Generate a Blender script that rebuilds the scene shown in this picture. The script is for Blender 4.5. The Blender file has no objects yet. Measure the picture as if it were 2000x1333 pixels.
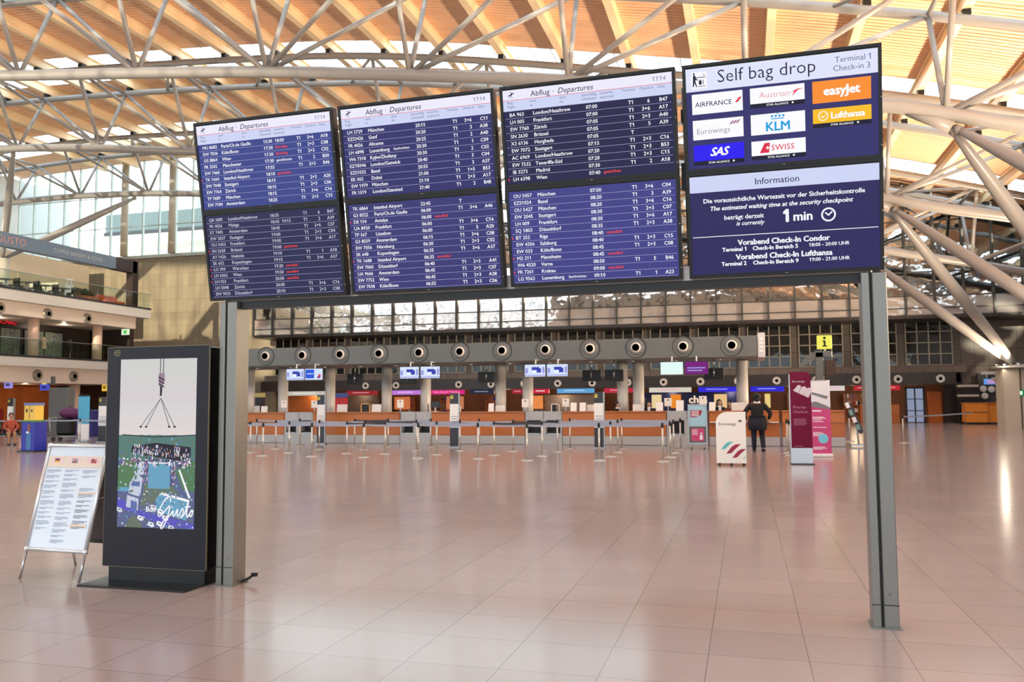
import bpy, math, random
from mathutils import Vector, Matrix
random.seed(7)
SC = bpy.context.scene
COL = SC.collection
# ------------------------------------------------------------------ camera, sky, sun, exposure
H, F, YAW, PITCH, ROLL = 1.6, 1651.985, 0.26916994, 0.07049831, -0.00696616
fwd = Vector((-math.sin(YAW)*math.cos(PITCH), math.cos(YAW)*math.cos(PITCH), math.sin(PITCH)))
r0 = Vector((math.cos(YAW), math.sin(YAW), 0)); u0 = r0.cross(fwd)
rgt = r0*math.cos(ROLL)+u0*math.sin(ROLL); upv = -r0*math.sin(ROLL)+u0*math.cos(ROLL)
cam_data = bpy.data.cameras.new('camera'); cam = bpy.data.objects.new('camera', cam_data); COL.objects.link(cam)
cam.matrix_world = Matrix(((rgt.x,upv.x,-fwd.x,0),(rgt.y,upv.y,-fwd.y,0),(rgt.z,upv.z,-fwd.z,H),(0,0,0,1)))
cam_data.sensor_width = 36; cam_data.lens = F*36/2000; cam_data.clip_end = 400
cam_data.dof.use_dof = True; cam_data.dof.focus_distance = 6.6; cam_data.dof.aperture_fstop = 4.5
SC.camera = cam
SC.view_settings.view_transform = 'Standard'; SC.view_settings.look = 'None'
SC.view_settings.exposure = 0.0; SC.view_settings.gamma = 1; SC.view_settings.use_curve_mapping = False
SC.cycles.max_bounces = 8; SC.cycles.diffuse_bounces = 4; SC.cycles.glossy_bounces = 4
SC.cycles.sample_clamp_indirect = 6; SC.cycles.use_denoising = True
SC.cycles.caustics_reflective = False; SC.cycles.caustics_refractive = False
world = bpy.data.worlds.new('sky'); SC.world = world; world.use_nodes = True
wn = world.node_tree.nodes; wl = world.node_tree.links
bg = wn['Background']; bg.inputs[1].default_value = 4.0
tc = wn.new('ShaderNodeTexCoord'); sp = wn.new('ShaderNodeSeparateXYZ'); rp = wn.new('ShaderNodeValToRGB')
wl.new(tc.outputs['Generated'], sp.inputs[0]); wl.new(sp.outputs[2], rp.inputs[0]); wl.new(rp.outputs[0], bg.inputs[0])
rp.color_ramp.elements[0].position = 0.0; rp.color_ramp.elements[0].color = (.95,.98,1.0,1)
rp.color_ramp.elements[1].position = 0.6; rp.color_ramp.elements[1].color = (.72,.87,1.0,1)
def lamp(name, kind, loc, energy, color, target=None, size=1.0, size_y=None, angle=None):
    d = bpy.data.lights.new(name, kind); d.energy = energy; d.color = color
    if kind == 'AREA':
        d.size = size
        if size_y: d.shape = 'RECTANGLE'; d.size_y = size_y
    if kind == 'SPOT': d.spot_size = angle; d.spot_blend = .6; d.shadow_soft_size = size
    if kind == 'POINT': d.shadow_soft_size = size
    if kind == 'SUN': d.angle = size
    o = bpy.data.objects.new(name, d); COL.objects.link(o); o.location = loc
    if target is not None:
        o.rotation_euler = (Vector(target)-Vector(loc)).to_track_quat('-Z','Y').to_euler()
    return o
SUNDIR = Vector((-.12,1,-.13))
lamp('sun','SUN',(10,-40,20),6.0,(1.0,.87,.64),Vector((10,-40,20))+SUNDIR*10,.012)
WARM = (1.0,.82,.64)
for yy in (11.6,23.6,35.6,47.6):
    for sx,tx in ((13.0,-4.0),(-57.0,-32.0)):
        for dy in (-4,4):
            lamp('floodlight','SPOT',(sx+(.4 if sx<0 else -.4),yy+dy*.1,3.6 if sx>0 else 12.4),(10500 if sx>0 else 7000),((1.0,.76,.53) if sx > 0 else (1.0,.77,.58)),(tx,yy+dy,20),(.45 if sx > 0 else .8),None,2.2)
# ------------------------------------------------------------------ helpers
def at(px, py, Y):
    d = fwd + rgt*((px-1000)/F) - upv*((py-666.5)/F); k = Y/d.y
    return Vector((d.x*k, Y, H+d.z*k))
def atx(px, py, X):
    d = fwd + rgt*((px-1000)/F) - upv*((py-666.5)/F); k = X/d.x
    return Vector((X, d.y*k, H+d.z*k))
def gnd(px, py):
    d = fwd + rgt*((px-1000)/F) - upv*((py-666.5)/F); k = -H/d.z
    return Vector((d.x*k, d.y*k, 0))
def lin(c):
    c = c/255.0
    return c/12.92 if c <= .04045 else ((c+.055)/1.055)**2.4
def rgb(c): return (lin(c[0]), lin(c[1]), lin(c[2]), 1)
MATS = {}
def mat(name, c, rough=.5, metal=0, noise=.06, scale=8, spec=.5, coat=0, bump=0):
    if name in MATS: return MATS[name]
    m = bpy.data.materials.new(name); m.use_nodes = True; n = m.node_tree.nodes; l = m.node_tree.links
    b = n['Principled BSDF']; b.inputs['Roughness'].default_value = rough; b.inputs['Metallic'].default_value = metal
    b.inputs['Specular IOR Level'].default_value = spec; b.inputs['Coat Weight'].default_value = coat
    t = n.new('ShaderNodeTexCoord'); no = n.new('ShaderNodeTexNoise'); no.inputs['Scale'].default_value = scale; no.inputs['Detail'].default_value = 3
    mx = n.new('ShaderNodeMix'); mx.data_type = 'RGBA'
    l.new(t.outputs['Object'], no.inputs['Vector']); l.new(no.outputs['Fac'], mx.inputs['Factor'])
    k = rgb(c); mx.inputs['A'].default_value = tuple(v*(1-noise) for v in k[:3])+(1,); mx.inputs['B'].default_value = tuple(min(1,v*(1+noise)) for v in k[:3])+(1,)
    l.new(mx.outputs['Result'], b.inputs['Base Color'])
    if bump:
        bp = n.new('ShaderNodeBump'); bp.inputs['Strength'].default_value = bump; l.new(no.outputs['Fac'], bp.inputs['Height']); l.new(bp.outputs[0], b.inputs['Normal'])
    MATS[name] = m; return m
def em(name, c, s=1.0):
    if name in MATS: return MATS[name]
    m = bpy.data.materials.new(name); m.use_nodes = True; n = m.node_tree.nodes; b = n['Principled BSDF']
    b.inputs['Base Color'].default_value = (.005,.005,.006,1); b.inputs['Roughness'].default_value = .35; b.inputs['Specular IOR Level'].default_value = .15
    b.inputs['Emission Color'].default_value = rgb(c); b.inputs['Emission Strength'].default_value = s
    MATS[name] = m; return m
def wood(name, c1, c2, sx=1.0, sz=14.0, rough=.35):
    if name in MATS: return MATS[name]
    m = bpy.data.materials.new(name); m.use_nodes = True; n = m.node_tree.nodes; l = m.node_tree.links; b = n['Principled BSDF']
    t = n.new('ShaderNodeTexCoord'); mp = n.new('ShaderNodeMapping'); mp.inputs['Scale'].default_value = (sx, 3, sz)
    no = n.new('ShaderNodeTexNoise'); no.inputs['Scale'].default_value = 2; no.inputs['Detail'].default_value = 5
    mx = n.new('ShaderNodeMix'); mx.data_type = 'RGBA'; mx.inputs['A'].default_value = rgb(c1); mx.inputs['B'].default_value = rgb(c2)
    l.new(t.outputs['Object'], mp.inputs[0]); l.new(mp.outputs[0], no.inputs['Vector']); l.new(no.outputs['Fac'], mx.inputs['Factor'])
    l.new(mx.outputs['Result'], b.inputs['Base Color']); b.inputs['Roughness'].default_value = rough
    MATS[name] = m; return m
def glass(name, tint, gl=.12, rough=.02, const=False):
    m = bpy.data.materials.new(name); m.use_nodes = True; n = m.node_tree.nodes; l = m.node_tree.links
    n.remove(n['Principled BSDF']); o = n['Material Output']
    tr = n.new('ShaderNodeBsdfTransparent'); tr.inputs[0].default_value = rgb(tint)
    g = n.new('ShaderNodeBsdfGlossy'); g.inputs['Roughness'].default_value = rough
    lw = n.new('ShaderNodeLayerWeight'); lw.inputs[0].default_value = gl
    mx = n.new('ShaderNodeMixShader'); mx.inputs[0].default_value = gl
    if not const: l.new(lw.outputs['Fresnel'], mx.inputs[0])
    l.new(tr.outputs[0], mx.inputs[1]); l.new(g.outputs[0], mx.inputs[2]); l.new(mx.outputs[0], o.inputs[0])
    return m
def grid_mat(name, c, line, w, h, lw=.02, rough=.5, ox=0, oz=0, axes='XZ', spec=.5, speck=0.0, coat=0, noise=.08):
    """panels or tiles: a joint grid from object coordinates"""
    m = bpy.data.materials.new(name); m.use_nodes = True; n = m.node_tree.nodes; l = m.node_tree.links; b = n['Principled BSDF']
    t = n.new('ShaderNodeTexCoord'); s = n.new('ShaderNodeSeparateXYZ'); l.new(t.outputs['Object'], s.inputs[0])
    def joint(out, off, per):
        a = n.new('ShaderNodeMath'); a.operation = 'SUBTRACT'; a.inputs[1].default_value = off; l.new(out, a.inputs[0])
        p = n.new('ShaderNodeMath'); p.operation = 'PINGPONG'; p.inputs[1].default_value = per/2; l.new(a.outputs[0], p.inputs[0])
        q = n.new('ShaderNodeMath'); q.operation = 'LESS_THAN'; q.inputs[1].default_value = lw/2; l.new(p.outputs[0], q.inputs[0]); return q
    a = joint(s.outputs['XYZ'.index(axes[0])], ox, w); c2 = joint(s.outputs['XYZ'.index(axes[1])], oz, h)
    mxn = n.new('ShaderNodeMath'); mxn.operation = 'MAXIMUM'; l.new(a.outputs[0], mxn.inputs[0]); l.new(c2.outputs[0], mxn.inputs[1])
    cb = n.new('ShaderNodeCombineXYZ')
    for i, (ax, off, per) in enumerate(((axes[0],ox,w),(axes[1],oz,h))):
        d = n.new('ShaderNodeMath'); d.operation = 'SUBTRACT'; d.inputs[1].default_value = off; l.new(s.outputs['XYZ'.index(ax)], d.inputs[0])
        e = n.new('ShaderNodeMath'); e.operation = 'DIVIDE'; e.inputs[1].default_value = per; l.new(d.outputs[0], e.inputs[0])
        g = n.new('ShaderNodeMath'); g.operation = 'FLOOR'; l.new(e.outputs[0], g.inputs[0]); l.new(g.outputs[0], cb.inputs[i])
    wnz = n.new('ShaderNodeTexWhiteNoise'); wnz.noise_dimensions = '2D'; l.new(cb.outputs[0], wnz.inputs['Vector'])
    k = rgb(c); m1 = n.new('ShaderNodeMix'); m1.data_type = 'RGBA'
    m1.inputs['A'].default_value = tuple(v*(1-noise) for v in k[:3])+(1,); m1.inputs['B'].default_value = tuple(v*(1+noise) for v in k[:3])+(1,)
    l.new(wnz.outputs['Value'], m1.inputs['Factor']); last = m1.outputs['Result']
    if speck:
        no = n.new('ShaderNodeTexNoise'); no.inputs['Scale'].default_value = 130; no.inputs['Detail'].default_value = 2; l.new(t.outputs['Object'], no.inputs['Vector'])
        m3 = n.new('ShaderNodeMix'); m3.data_type = 'RGBA'; m3.blend_type = 'OVERLAY'; m3.inputs['Factor'].default_value = speck
        l.new(last, m3.inputs['A']); l.new(no.outputs['Fac'], m3.inputs['B']); last = m3.outputs['Result']
    m2 = n.new('ShaderNodeMix'); m2.data_type = 'RGBA'; m2.inputs['B'].default_value = rgb(line)
    l.new(mxn.outputs[0], m2.inputs['Factor']); l.new(last, m2.inputs['A']); l.new(m2.outputs['Result'], b.inputs['Base Color'])
    b.inputs['Roughness'].default_value = rough; b.inputs['Specular IOR Level'].default_value = spec; b.inputs['Coat Weight'].default_value = coat
    return m

class MB:
    def __init__(s): s.v = []; s.f = []; s.m = []; s.sm = []
    def face(s, idx, mi=0, smooth=False): s.f.append(idx); s.m.append(mi); s.sm.append(smooth)
    def box(s, c, d, mi=0, rz=0, bev=0):
        cx,cy,cz = c; x,y,z = d[0]/2,d[1]/2,d[2]/2; ca,sa = math.cos(rz),math.sin(rz); b = len(s.v)
        if bev > 0:
            e = bev; pts = []
            ring = [(-x+e,-y),(x-e,-y),(x,-y+e),(x,y-e),(x-e,y),(-x+e,y),(-x,y-e),(-x,-y+e)]
            ins = [(-x+e,-y+e),(x-e,-y+e),(x-e,-y+e),(x-e,y-e),(x-e,y-e),(-x+e,y-e),(-x+e,y-e),(-x+e,-y+e)]
            for zz, rr in ((-z,ins),(-z+e,ring),(z-e,ring),(z,ins)):
                for px,py in rr: s.v.append((cx+px*ca-py*sa, cy+px*sa+py*ca, cz+zz))
            for k in range(3):
                for i in range(8):
                    j = (i+1)%8; s.face((b+k*8+i,b+k*8+j,b+k*8+8+j,b+k*8+8+i), mi)
            s.face(tuple(b+7-i for i in range(8)), mi); s.face(tuple(b+24+i for i in range(8)), mi); return s
        for zz in (-z,z):
            for px,py in ((-x,-y),(x,-y),(x,y),(-x,y)): s.v.append((cx+px*ca-py*sa, cy+px*sa+py*ca, cz+zz))
        for q in ((3,2,1,0),(4,5,6,7),(0,1,5,4),(1,2,6,5),(2,3,7,6),(3,0,4,7)): s.face(tuple(b+i for i in q), mi)
        return s
    def b2(s, x0,x1,y0,y1,z0,z1, mi=0, bev=0): return s.box(((x0+x1)/2,(y0+y1)/2,(z0+z1)/2),(x1-x0,y1-y0,z1-z0),mi,0,bev)
    def tube(s, pts, rad, n=10, mi=0, caps=True):
        pts = [Vector(p) for p in pts]; rad = rad if isinstance(rad,(list,tuple)) else [rad]*len(pts); b = len(s.v)
        for i,p in enumerate(pts):
            d = (pts[min(i+1,len(pts)-1)]-pts[max(i-1,0)]).normalized()
            a = Vector((0,0,1)) if abs(d.z) < .95 else Vector((1,0,0)); e1 = d.cross(a).normalized(); e2 = d.cross(e1)
            for k in range(n):
                t = 2*math.pi*k/n; s.v.append(tuple(p+(e1*math.cos(t)+e2*math.sin(t))*rad[i]))
        for i in range(len(pts)-1):
            for k in range(n):
                j = (k+1)%n; s.face((b+i*n+k,b+i*n+j,b+i*n+n+j,b+i*n+n+k), mi, True)
        if caps:
            s.face(tuple(b+n-1-k for k in range(n)), mi); s.face(tuple(b+(len(pts)-1)*n+k for k in range(n)), mi)
        return s
    def lathe(s, prof, c, n=24, mi=0, axis='Z', caps=True):
        b = len(s.v); c = Vector(c)
        for r,h in prof:
            for k in range(n):
                t = 2*math.pi*k/n; x,y = r*math.cos(t), r*math.sin(t)
                s.v.append(tuple(c+(Vector((x,y,h)) if axis=='Z' else Vector((x,-h,y)) if axis=='Y' else Vector((h,x,y)))))
        for i in range(len(prof)-1):
            for k in range(n):
                j = (k+1)%n; s.face((b+i*n+k,b+i*n+j,b+i*n+n+j,b+i*n+n+k), mi, True)
        if caps: s.face(tuple(b+k for k in range(n)), mi); s.face(tuple(b+(len(prof)-1)*n+k for k in range(n)), mi)
        return s
    def prism(s, pts, y0, y1, mi=0):
        """outline in x,z pushed along y"""
        n = len(pts); b = len(s.v)
        for y in (y0,y1):
            for x,z in pts: s.v.append((x,y,z))
        s.face(tuple(b+i for i in range(n)), mi); s.face(tuple(b+2*n-1-i for i in range(n)), mi)
        for i in range(n):
            j = (i+1)%n; s.face((b+i,b+n+i,b+n+j,b+j), mi)
        return s
    def add(s, o, off):
        b = len(s.v); s.v += o.v; s.f += [tuple(b+i for i in f) for f in o.f]; s.m += [k+off for k in o.m]; s.sm += o.sm; return s
    def quad(s, a, b_, c, d, mi=0):
        b = len(s.v); s.v += [tuple(a),tuple(b_),tuple(c),tuple(d)]; s.face((b,b+1,b+2,b+3), mi); return s
    def ball(s, c, r, n=12, mi=0):
        r = r if isinstance(r,(tuple,list)) else (r,r,r); b = len(s.v); m = n//2+1
        for i in range(m+1):
            ph = math.pi*i/m
            for k in range(n):
                t = 2*math.pi*k/n; s.v.append((c[0]+r[0]*math.sin(ph)*math.cos(t), c[1]+r[1]*math.sin(ph)*math.sin(t), c[2]+r[2]*math.cos(ph)))
        for i in range(m):
            for k in range(n):
                j = (k+1)%n; s.face((b+i*n+k,b+i*n+n+k,b+i*n+n+j,b+i*n+j), mi, True)
        return s
    def mesh(s, me, mi=0):
        b = len(s.v); s.v += [tuple(v.co) for v in me.vertices]
        for p in me.polygons: s.face(tuple(b+i for i in p.vertices), mi)
        return s
    def build(s, name, m, parent=None, loc=None):
        me = bpy.data.meshes.new(name); me.from_pydata(s.v, [], s.f)
        for k in (m if isinstance(m,(list,tuple)) else [m]): me.materials.append(k)
        for i,p in enumerate(me.polygons): p.material_index = s.m[i]; p.use_smooth = s.sm[i]
        me.update(); o = bpy.data.objects.new(name, me); COL.objects.link(o)
        if parent: o.parent = parent
        if loc: o.location = loc
        return o
ORDN = ['first','second','third','fourth','fifth','sixth','seventh','eighth','ninth','tenth','eleventh','twelfth','thirteenth','fourteenth','fifteenth','sixteenth','seventeenth','eighteenth']
def tag(o, label, cat, group=None, kind=None):
    o['label'] = label; o['category'] = cat
    if group: o['group'] = group
    if kind: o['kind'] = kind
    return o
def thing(name, label, cat, loc=(0,0,0), rz=0, group=None, rx=0):
    o = bpy.data.objects.new(name, None); COL.objects.link(o); o.location = loc; o.rotation_euler = (rx,0,rz); o.empty_display_size = .2
    return tag(o, label, cat, group)
def struct(o, label=None, cat=None):
    o['kind'] = 'structure'
    if label: o['label'] = label; o['category'] = cat or 'wall'
    return o
def dup(root, loc, label=None, rz=None, skip=()):
    r = root.copy(); COL.objects.link(r); r.location = loc
    if rz is not None: r.rotation_euler = (root.rotation_euler[0], 0, rz)
    if label: r['label'] = label
    for ch in list(root.children):
        if ch.name.split('.')[0] in skip: continue
        c = ch.copy(); COL.objects.link(c); c.parent = r
        for g in list(ch.children):
            d = g.copy(); COL.objects.link(d); d.parent = c
    return r
FC = {}
def raw_text(txt, size, bold=0.0, shear=0.0, align='LEFT', space=1.0, xs=1.0):
    key = (txt,size,bold,shear,align,space)
    if key in FC: return FC[key]
    cu = bpy.data.curves.new('txt','FONT'); cu.body = txt; cu.size = size; cu.offset = bold; cu.shear = shear; cu.align_x = align; cu.space_character = space; cu.resolution_u = 2
    o = bpy.data.objects.new('txt', cu); me = bpy.data.meshes.new_from_object(o)
    vs = [(v.co.x, v.co.y) for v in me.vertices]; fs = [tuple(p.vertices) for p in me.polygons]
    bpy.data.objects.remove(o); bpy.data.curves.remove(cu); bpy.data.meshes.remove(me)
    FC[key] = (vs, fs); return FC[key]
def text_me(txt, size, bold=0.0, shear=0.0, align='LEFT', space=1.0, xs=1.0):
    if '1' not in txt or shear: return raw_text(txt, size, bold, shear, align, space)
    key = ('one',txt,size,bold,align,space)
    if key in FC: return FC[key]
    vs, fs = raw_text(txt, size, bold, 0, 'LEFT', space); vs = list(vs); fs = list(fs); x1 = max(v[0] for v in vs); x0 = min(v[0] for v in vs)
    for i,ch in enumerate(txt):
        if ch != '1': continue
        sub = raw_text('.'+txt[:i+1], size, bold, 0, 'LEFT', space)[0]; dot = raw_text('.1', size, bold, 0, 'LEFT', space)[0]; one = raw_text('1', size, bold, 0, 'LEFT', space)[0]
        off = max(v[0] for v in dot)-max(v[0] for v in one); xr = max(v[0] for v in sub)-off; w = max(v[0] for v in one)-min(v[0] for v in one); t = max(v[1] for v in one); b = len(vs)
        vs += [(xr-w,t),(xr-w*.5,t),(xr-w*.5,t-.16*size),(xr-w-.13*size,t-.24*size),(xr-w-.13*size,t-.13*size)]; fs.append((b,b+1,b+2,b+3,b+4))
    sh = {'LEFT':0,'RIGHT':-x1,'CENTER':-(x0+x1)/2}[align]
    FC[key] = ([(v[0]+sh,v[1]) for v in vs], fs); return FC[key]
def put(mb, txt, x, z, size, y=-.004, mi=0, bold=0.0, shear=0.0, align='LEFT', space=1.0, xs=1.0, fn=None):
    """writing laid on a vertical face: x right, z up, facing -y"""
    vs, fs = text_me(txt, size, min(bold,0), shear, align, space)
    for ox,oz in (((-bold,0),(bold,0),(0,bold*.7),(0,-bold*.7)) if bold > 0 else ((0,0),)):
        b = len(mb.v)
        for vx,vy in vs:
            p = (x+vx*xs+ox, y, z+vy+oz); mb.v.append(fn(p) if fn else p)
        for f in fs: mb.face(tuple(b+i for i in f), mi)
    return mb
def arcpts(cx, cz, r, a0, a1, n=16):
    return [(cx+r*math.cos(a0+(a1-a0)*i/n), cz+r*math.sin(a0+(a1-a0)*i/n)) for i in range(n+1)]
def flat(mb, pts, y, mi=0):
    b = len(mb.v); mb.v += [(p[0],y,p[1]) for p in pts]; mb.face(tuple(range(b,b+len(pts))), mi); return mb
# ------------------------------------------------------------------ materials
M_steel = mat('grey_painted_steel', (142,139,136), .33, 0, .04, 3)
M_deck = mat('beige_trapezoid_sheet', (250,206,168), .6, 0, .05, 1)
M_purlin = mat('cream_purlin_paint', (246,222,184), .5, 0, .05, 1)
M_black = mat('matt_black_metal', (16,16,18), .45, .2)
M_dark = mat('anthracite_paint', (44,45,52), .35, .1)
M_alu = mat('brushed_aluminium', (176,178,180), .28, .85, .05, 20)
M_chrome = mat('polished_steel', (190,186,178), .3, .8, .03, 20)
M_white = mat('white_laminate', (232,230,226), .4)
M_paper = mat('white_paper', (240,238,236), .7, 0, .02)
M_fascia = mat('pale_grey_cladding', (196,196,194), .45, 0, .04, 2)
M_grey = mat('warm_grey_cladding', (98,101,99), .4, .1, .05, 2)
M_midgrey = mat('light_grey_laminate', (172,172,170), .35, .1, .04, 3)
M_brown = mat('dark_brown_panel', (44,34,30), .35, 0, .1, 2)
M_wood = wood('orange_cherry_veneer', (184,106,44), (164,90,34))
M_woodh = wood('orange_cherry_veneer_edge', (188,112,52), (168,96,40), .6, 30)
M_orange = mat('orange_wall_panel', (196,108,48), .5, 0, .12, 1.5)
M_concrete = mat('smooth_concrete', (186,178,162), .6, 0, .07, 2)
M_glass = glass('clear_glass', (235,244,240), .12)
M_rail_glass = glass('green_rail_glass', (222,236,228), .07, .02, True)
M_sky_glass = glass('roof_glass', (240,246,250), .05, .02, True)
M_blue = mat('royal_blue_plastic', (18,34,150), .35)
M_red = mat('red_plastic', (170,26,34), .4)
# ------------------------------------------------------------------ floor
struct(MB().b2(-90,60,-70,-60,0,15).build('sun_blocker_block', mat('white_bounce_render',(228,232,236),.7)))  # unseen block added to keep low sun out and bounce fill light
struct(MB().b2(-90,60,-60,-9,-.3,-.05).build('ground_bounce_forecourt', M_concrete))  # unseen pale ground added to bounce light up into the hall
M_floor = grid_mat('polished_granite_tiles', (163,146,139), (120,104,98), .6, .6, .006, .16, .33, .17, 'XY', .45, .25, .0, .05)
MB().b2(-62,22,-9,66,-.2,0).build('floor', M_floor)['kind'] = 'structure'
# ------------------------------------------------------------------ roof profile
BOT = [(-62,17.4),(-57,17.67),(-50.5,17.75),(-44.4,17.55),(-38,17.05),(-31.7,16.3),(-24.7,15.63),(-18.5,14.98),(-12.3,14.16),(-6,13.24),(.25,12.15),(4.6,11.27),(6.8,10.7),(8.7,10.17),(12.8,9.3),(22,7.0)]
TOP = [(-62,20.8),(-52,21.25),(-45.5,21.3),(-38,21.05),(-32,20.75),(-22,20.05),(-16.3,19.35),(-10.8,18.4),(-4.5,17.2),(1.3,16.1),(7.7,14.65),(13,13.2),(22,10.6)]
def prof(P, x):
    n = len(P); i = 0
    while i < n-2 and x > P[i+1][0]: i += 1
    def sl(j):
        a, b = max(j-1,0), min(j+1,n-1); return (P[b][1]-P[a][1])/(P[b][0]-P[a][0])
    x0,y0 = P[i]; x1,y1 = P[i+1]; h = x1-x0; t = (x-x0)/h; a, b = sl(i)*h, sl(i+1)*h
    return y0*(2*t**3-3*t*t+1)+a*(t**3-2*t*t+t)+y1*(-2*t**3+3*t*t)+b*(t**3-t*t)
bot = lambda x: prof(BOT, x)
top = lambda x: prof(TOP, x)
DK = .95
xs = [-62+i*2.1 for i in range(41)]
deck = MB()
for y0,y1 in ((-9,4.0),(7.6,16.0),(19.6,28.0),(31.6,40.0),(43.6,52.0),(55.6,60.3)):
    rows = []; y = y0
    while y < y1-.05:
        for dy,dz in ((0,0),(.2,0),(.2,.09),(.28,.09)):
            if y+dy <= y1+.02: rows.append((y+dy,dz))
        y += .28
    b = len(deck.v); n = len(xs)
    for yy,dz in rows:
        for x in xs: deck.v.append((x,yy,top(x)+DK+dz))
    for i in range(len(rows)-1):
        for k in range(n-1): deck.face((b+i*n+k,b+i*n+k+1,b+i*n+n+k+1,b+i*n+n+k))
ceil = struct(deck.build('ceiling', M_deck))
PX = [7.69-3.18*k for k in range(-4,20)]
for y0,y1 in ((19.6,31.6),(31.6,43.6),(43.6,55.6),(55.6,60)):
    for x in PX:
        m = MB(); z = top(x); L = y1-y0; c = (y0+y1)/2; sl = math.atan((top(x+.5)-top(x-.5)))
        m.box((x,c,z+.36+.05),(.34,L,.09)); m.box((x,c,z+.36+.33),(.14,L,.48)); m.box((x,c,z+.91),(.34,L,.07))
        for ys in (y0+.05, y1-3.95):
            if ys < y1: m.box((x,ys,z+.26),(.26,.3,.2),1)
        m.build('purlin', [M_purlin, M_black], ceil)
for i,(y0,y1) in enumerate(((4.0,7.6),(16.0,19.6),(28.0,31.6),(40.0,43.6),(52.0,55.6))):
    g = MB(); bars = MB(); n = len(xs); b = 0
    for yy in (y0,y1):
        for x in xs: g.v.append((x,yy,top(x)+DK+.12))
    for k in range(n-1): g.face((k,k+1,n+k+1,n+k))
    w = struct(g.build('window_%d'%(i+1), M_sky_glass), 'long clear rooflight strip above the %s'%['entrance side','hall behind the viewer','nearest roof truss','second roof truss','rearmost roof truss'][i], 'window')
    if i >= 2:
        for x in [-62+1.06*k for k in range(78)]:
            if x < 20: bars.box((x,(y0+y1)/2,top(x)+DK+.1),(.05,y1-y0,.07))
        for yy in (y0+.02,y0+1.2,y0+2.4,y1-.02):
            bars.tube([(x,yy,top(x)+DK+.1) for x in xs],.03,4)
        bars.build('glazing_bars', M_white, w)
# ------------------------------------------------------------------ trusses
XN = [.25-6.22*k for k in range(-2,10)]
TR = ((29.6,'nearest curved steel roof truss, its lower tube passing just above the departure screens'),
      (41.6,'second curved steel roof truss, behind the one just above the screens'),
      (53.6,'rearmost curved steel roof truss, close before the glazed end wall'))
for Yt,lab in TR:
    t = thing('roof_truss', lab, 'roof truss', (0,Yt,0), 0, 'tubular roof trusses')
    fx = [-61+i*1.5 for i in range(54)]
    MB().tube([(x,0,bot(x)) for x in fx], .24, 14).build('bottom_chord', M_steel, t)
    for s in (-2,2): MB().tube([(x,s,top(x)) for x in fx], .18, 12).build('top_chord', M_steel, t)
    for k,x in enumerate(XN):
        zb = bot(x)
        for s in (-2,2):
            MB().tube([(x,0,zb),(x,s,top(x))], .1, 10).build('brace', M_steel, t)
            for dx in ((-6.22,) if x < -19 else (6.22,) if x > -18 else (-6.22,6.22)):
                if -61 < x+dx < 19: MB().tube([(x,0,zb),(x+dx,s,top(x+dx))], .1, 10).build('brace', M_steel, t)
        MB().tube([(x,-2,top(x)),(x,2,top(x))], .09, 8).build('cross_strut', M_steel, t)
        MB().tube([(x,-2,top(x)),(x-3.18,2,top(x-3.18))], .08, 8).build('cross_strut', M_steel, t)
def strut(p, q, lab, r=.27):
    p, q = Vector(p), Vector(q); t = thing('roof_strut', lab, 'roof strut', q, 0, 'branching struts under the roof trusses')
    d = p-q; n = 14
    m = MB().tube([d*(i/n) for i in range(n+1)], [.09+(r-.09)*math.sin(math.pi*min(1,max(0,i/n)))**.7 for i in range(n+1)], 16)
    m.build('tapered_tube', M_steel, t)
    MB().tube([d*.975, d*1.0], .13, 12).ball(tuple(d*.985), .16).build('forked_joint', M_steel, t)
    MB().ball((0,0,0), .17).build('foot_joint', M_steel, t)
XR = 6.6; ZR = bot(XR)-.45
for Yt in (29.6,41.6,53.6):
    MB().tube([(XR-1.3,Yt,bot(XR-1.3)-.18),(XR-.5,Yt,bot(XR-.5)-.3),(XR,Yt,ZR)],[.1,.2,.22],12).build('strut_bracket', M_steel)
    o = bpy.data.objects['strut_bracket' if Yt < 30 else 'strut_bracket.001' if Yt < 50 else 'strut_bracket.002']
    tag(o, 'steel bracket where the struts meet the %s roof truss'%('nearest' if Yt<30 else 'second' if Yt<50 else 'rearmost'), 'bracket', 'strut brackets')
PZ = 3.2
strut((XR,53.6,ZR),(13.0,47.6,PZ),'tapered steel strut from the rearmost truss down to the concrete pier')
strut((XR,41.6,ZR),(13.05,47.5,PZ),'tapered orange-lit steel strut from the second truss down to the concrete pier')
strut((XR+.1,41.6,ZR),(13.0,35.6,PZ),'tapered olive-lit steel strut running from the second truss toward the viewer')
strut((XR,29.6,ZR),(13.05,35.5,PZ),'tapered orange-lit steel strut falling from the nearest truss to the frame edge')
strut((XR+.1,29.6,ZR),(13.0,23.6,PZ),'tapered olive-lit steel strut from the nearest truss running toward the viewer')
LZ = 11.9
strut((-44.4,53.6,bot(-44.4)-.3),(-50.4,47.6,LZ),'tapered grey steel strut under the rearmost truss, before the glazed end wall')
strut((-43.6,41.6,bot(-43.6)-.3),(-50.4,47.5,LZ),'steep tapered strut under the second truss, above the coffee bar sign',.24)
for i,yy in enumerate((23.6,35.6,47.6)):
    p = MB().b2(12.3,13.0,yy-.7,yy+.7,0,3.0).b2(13.12,16.2,yy-.55,yy+.8,0,3.0).b2(13.0,13.12,yy-.4,yy+.4,0,2.95).box((13.0,yy,3.08),(.5,.5,.2))
    o = p.build('pier', M_concrete); 
    tag(o, ['concrete roof pier outside the view carrying the nearest strut','concrete roof pier beyond the frame carrying two struts','pale concrete pier with two struts landing on its top'][i], 'pier', 'concrete roof piers')
t = thing('light_ring', 'round steel floodlight tray on top of the concrete pier', 'light fixture', (13.0,47.6,3.0))
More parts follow.
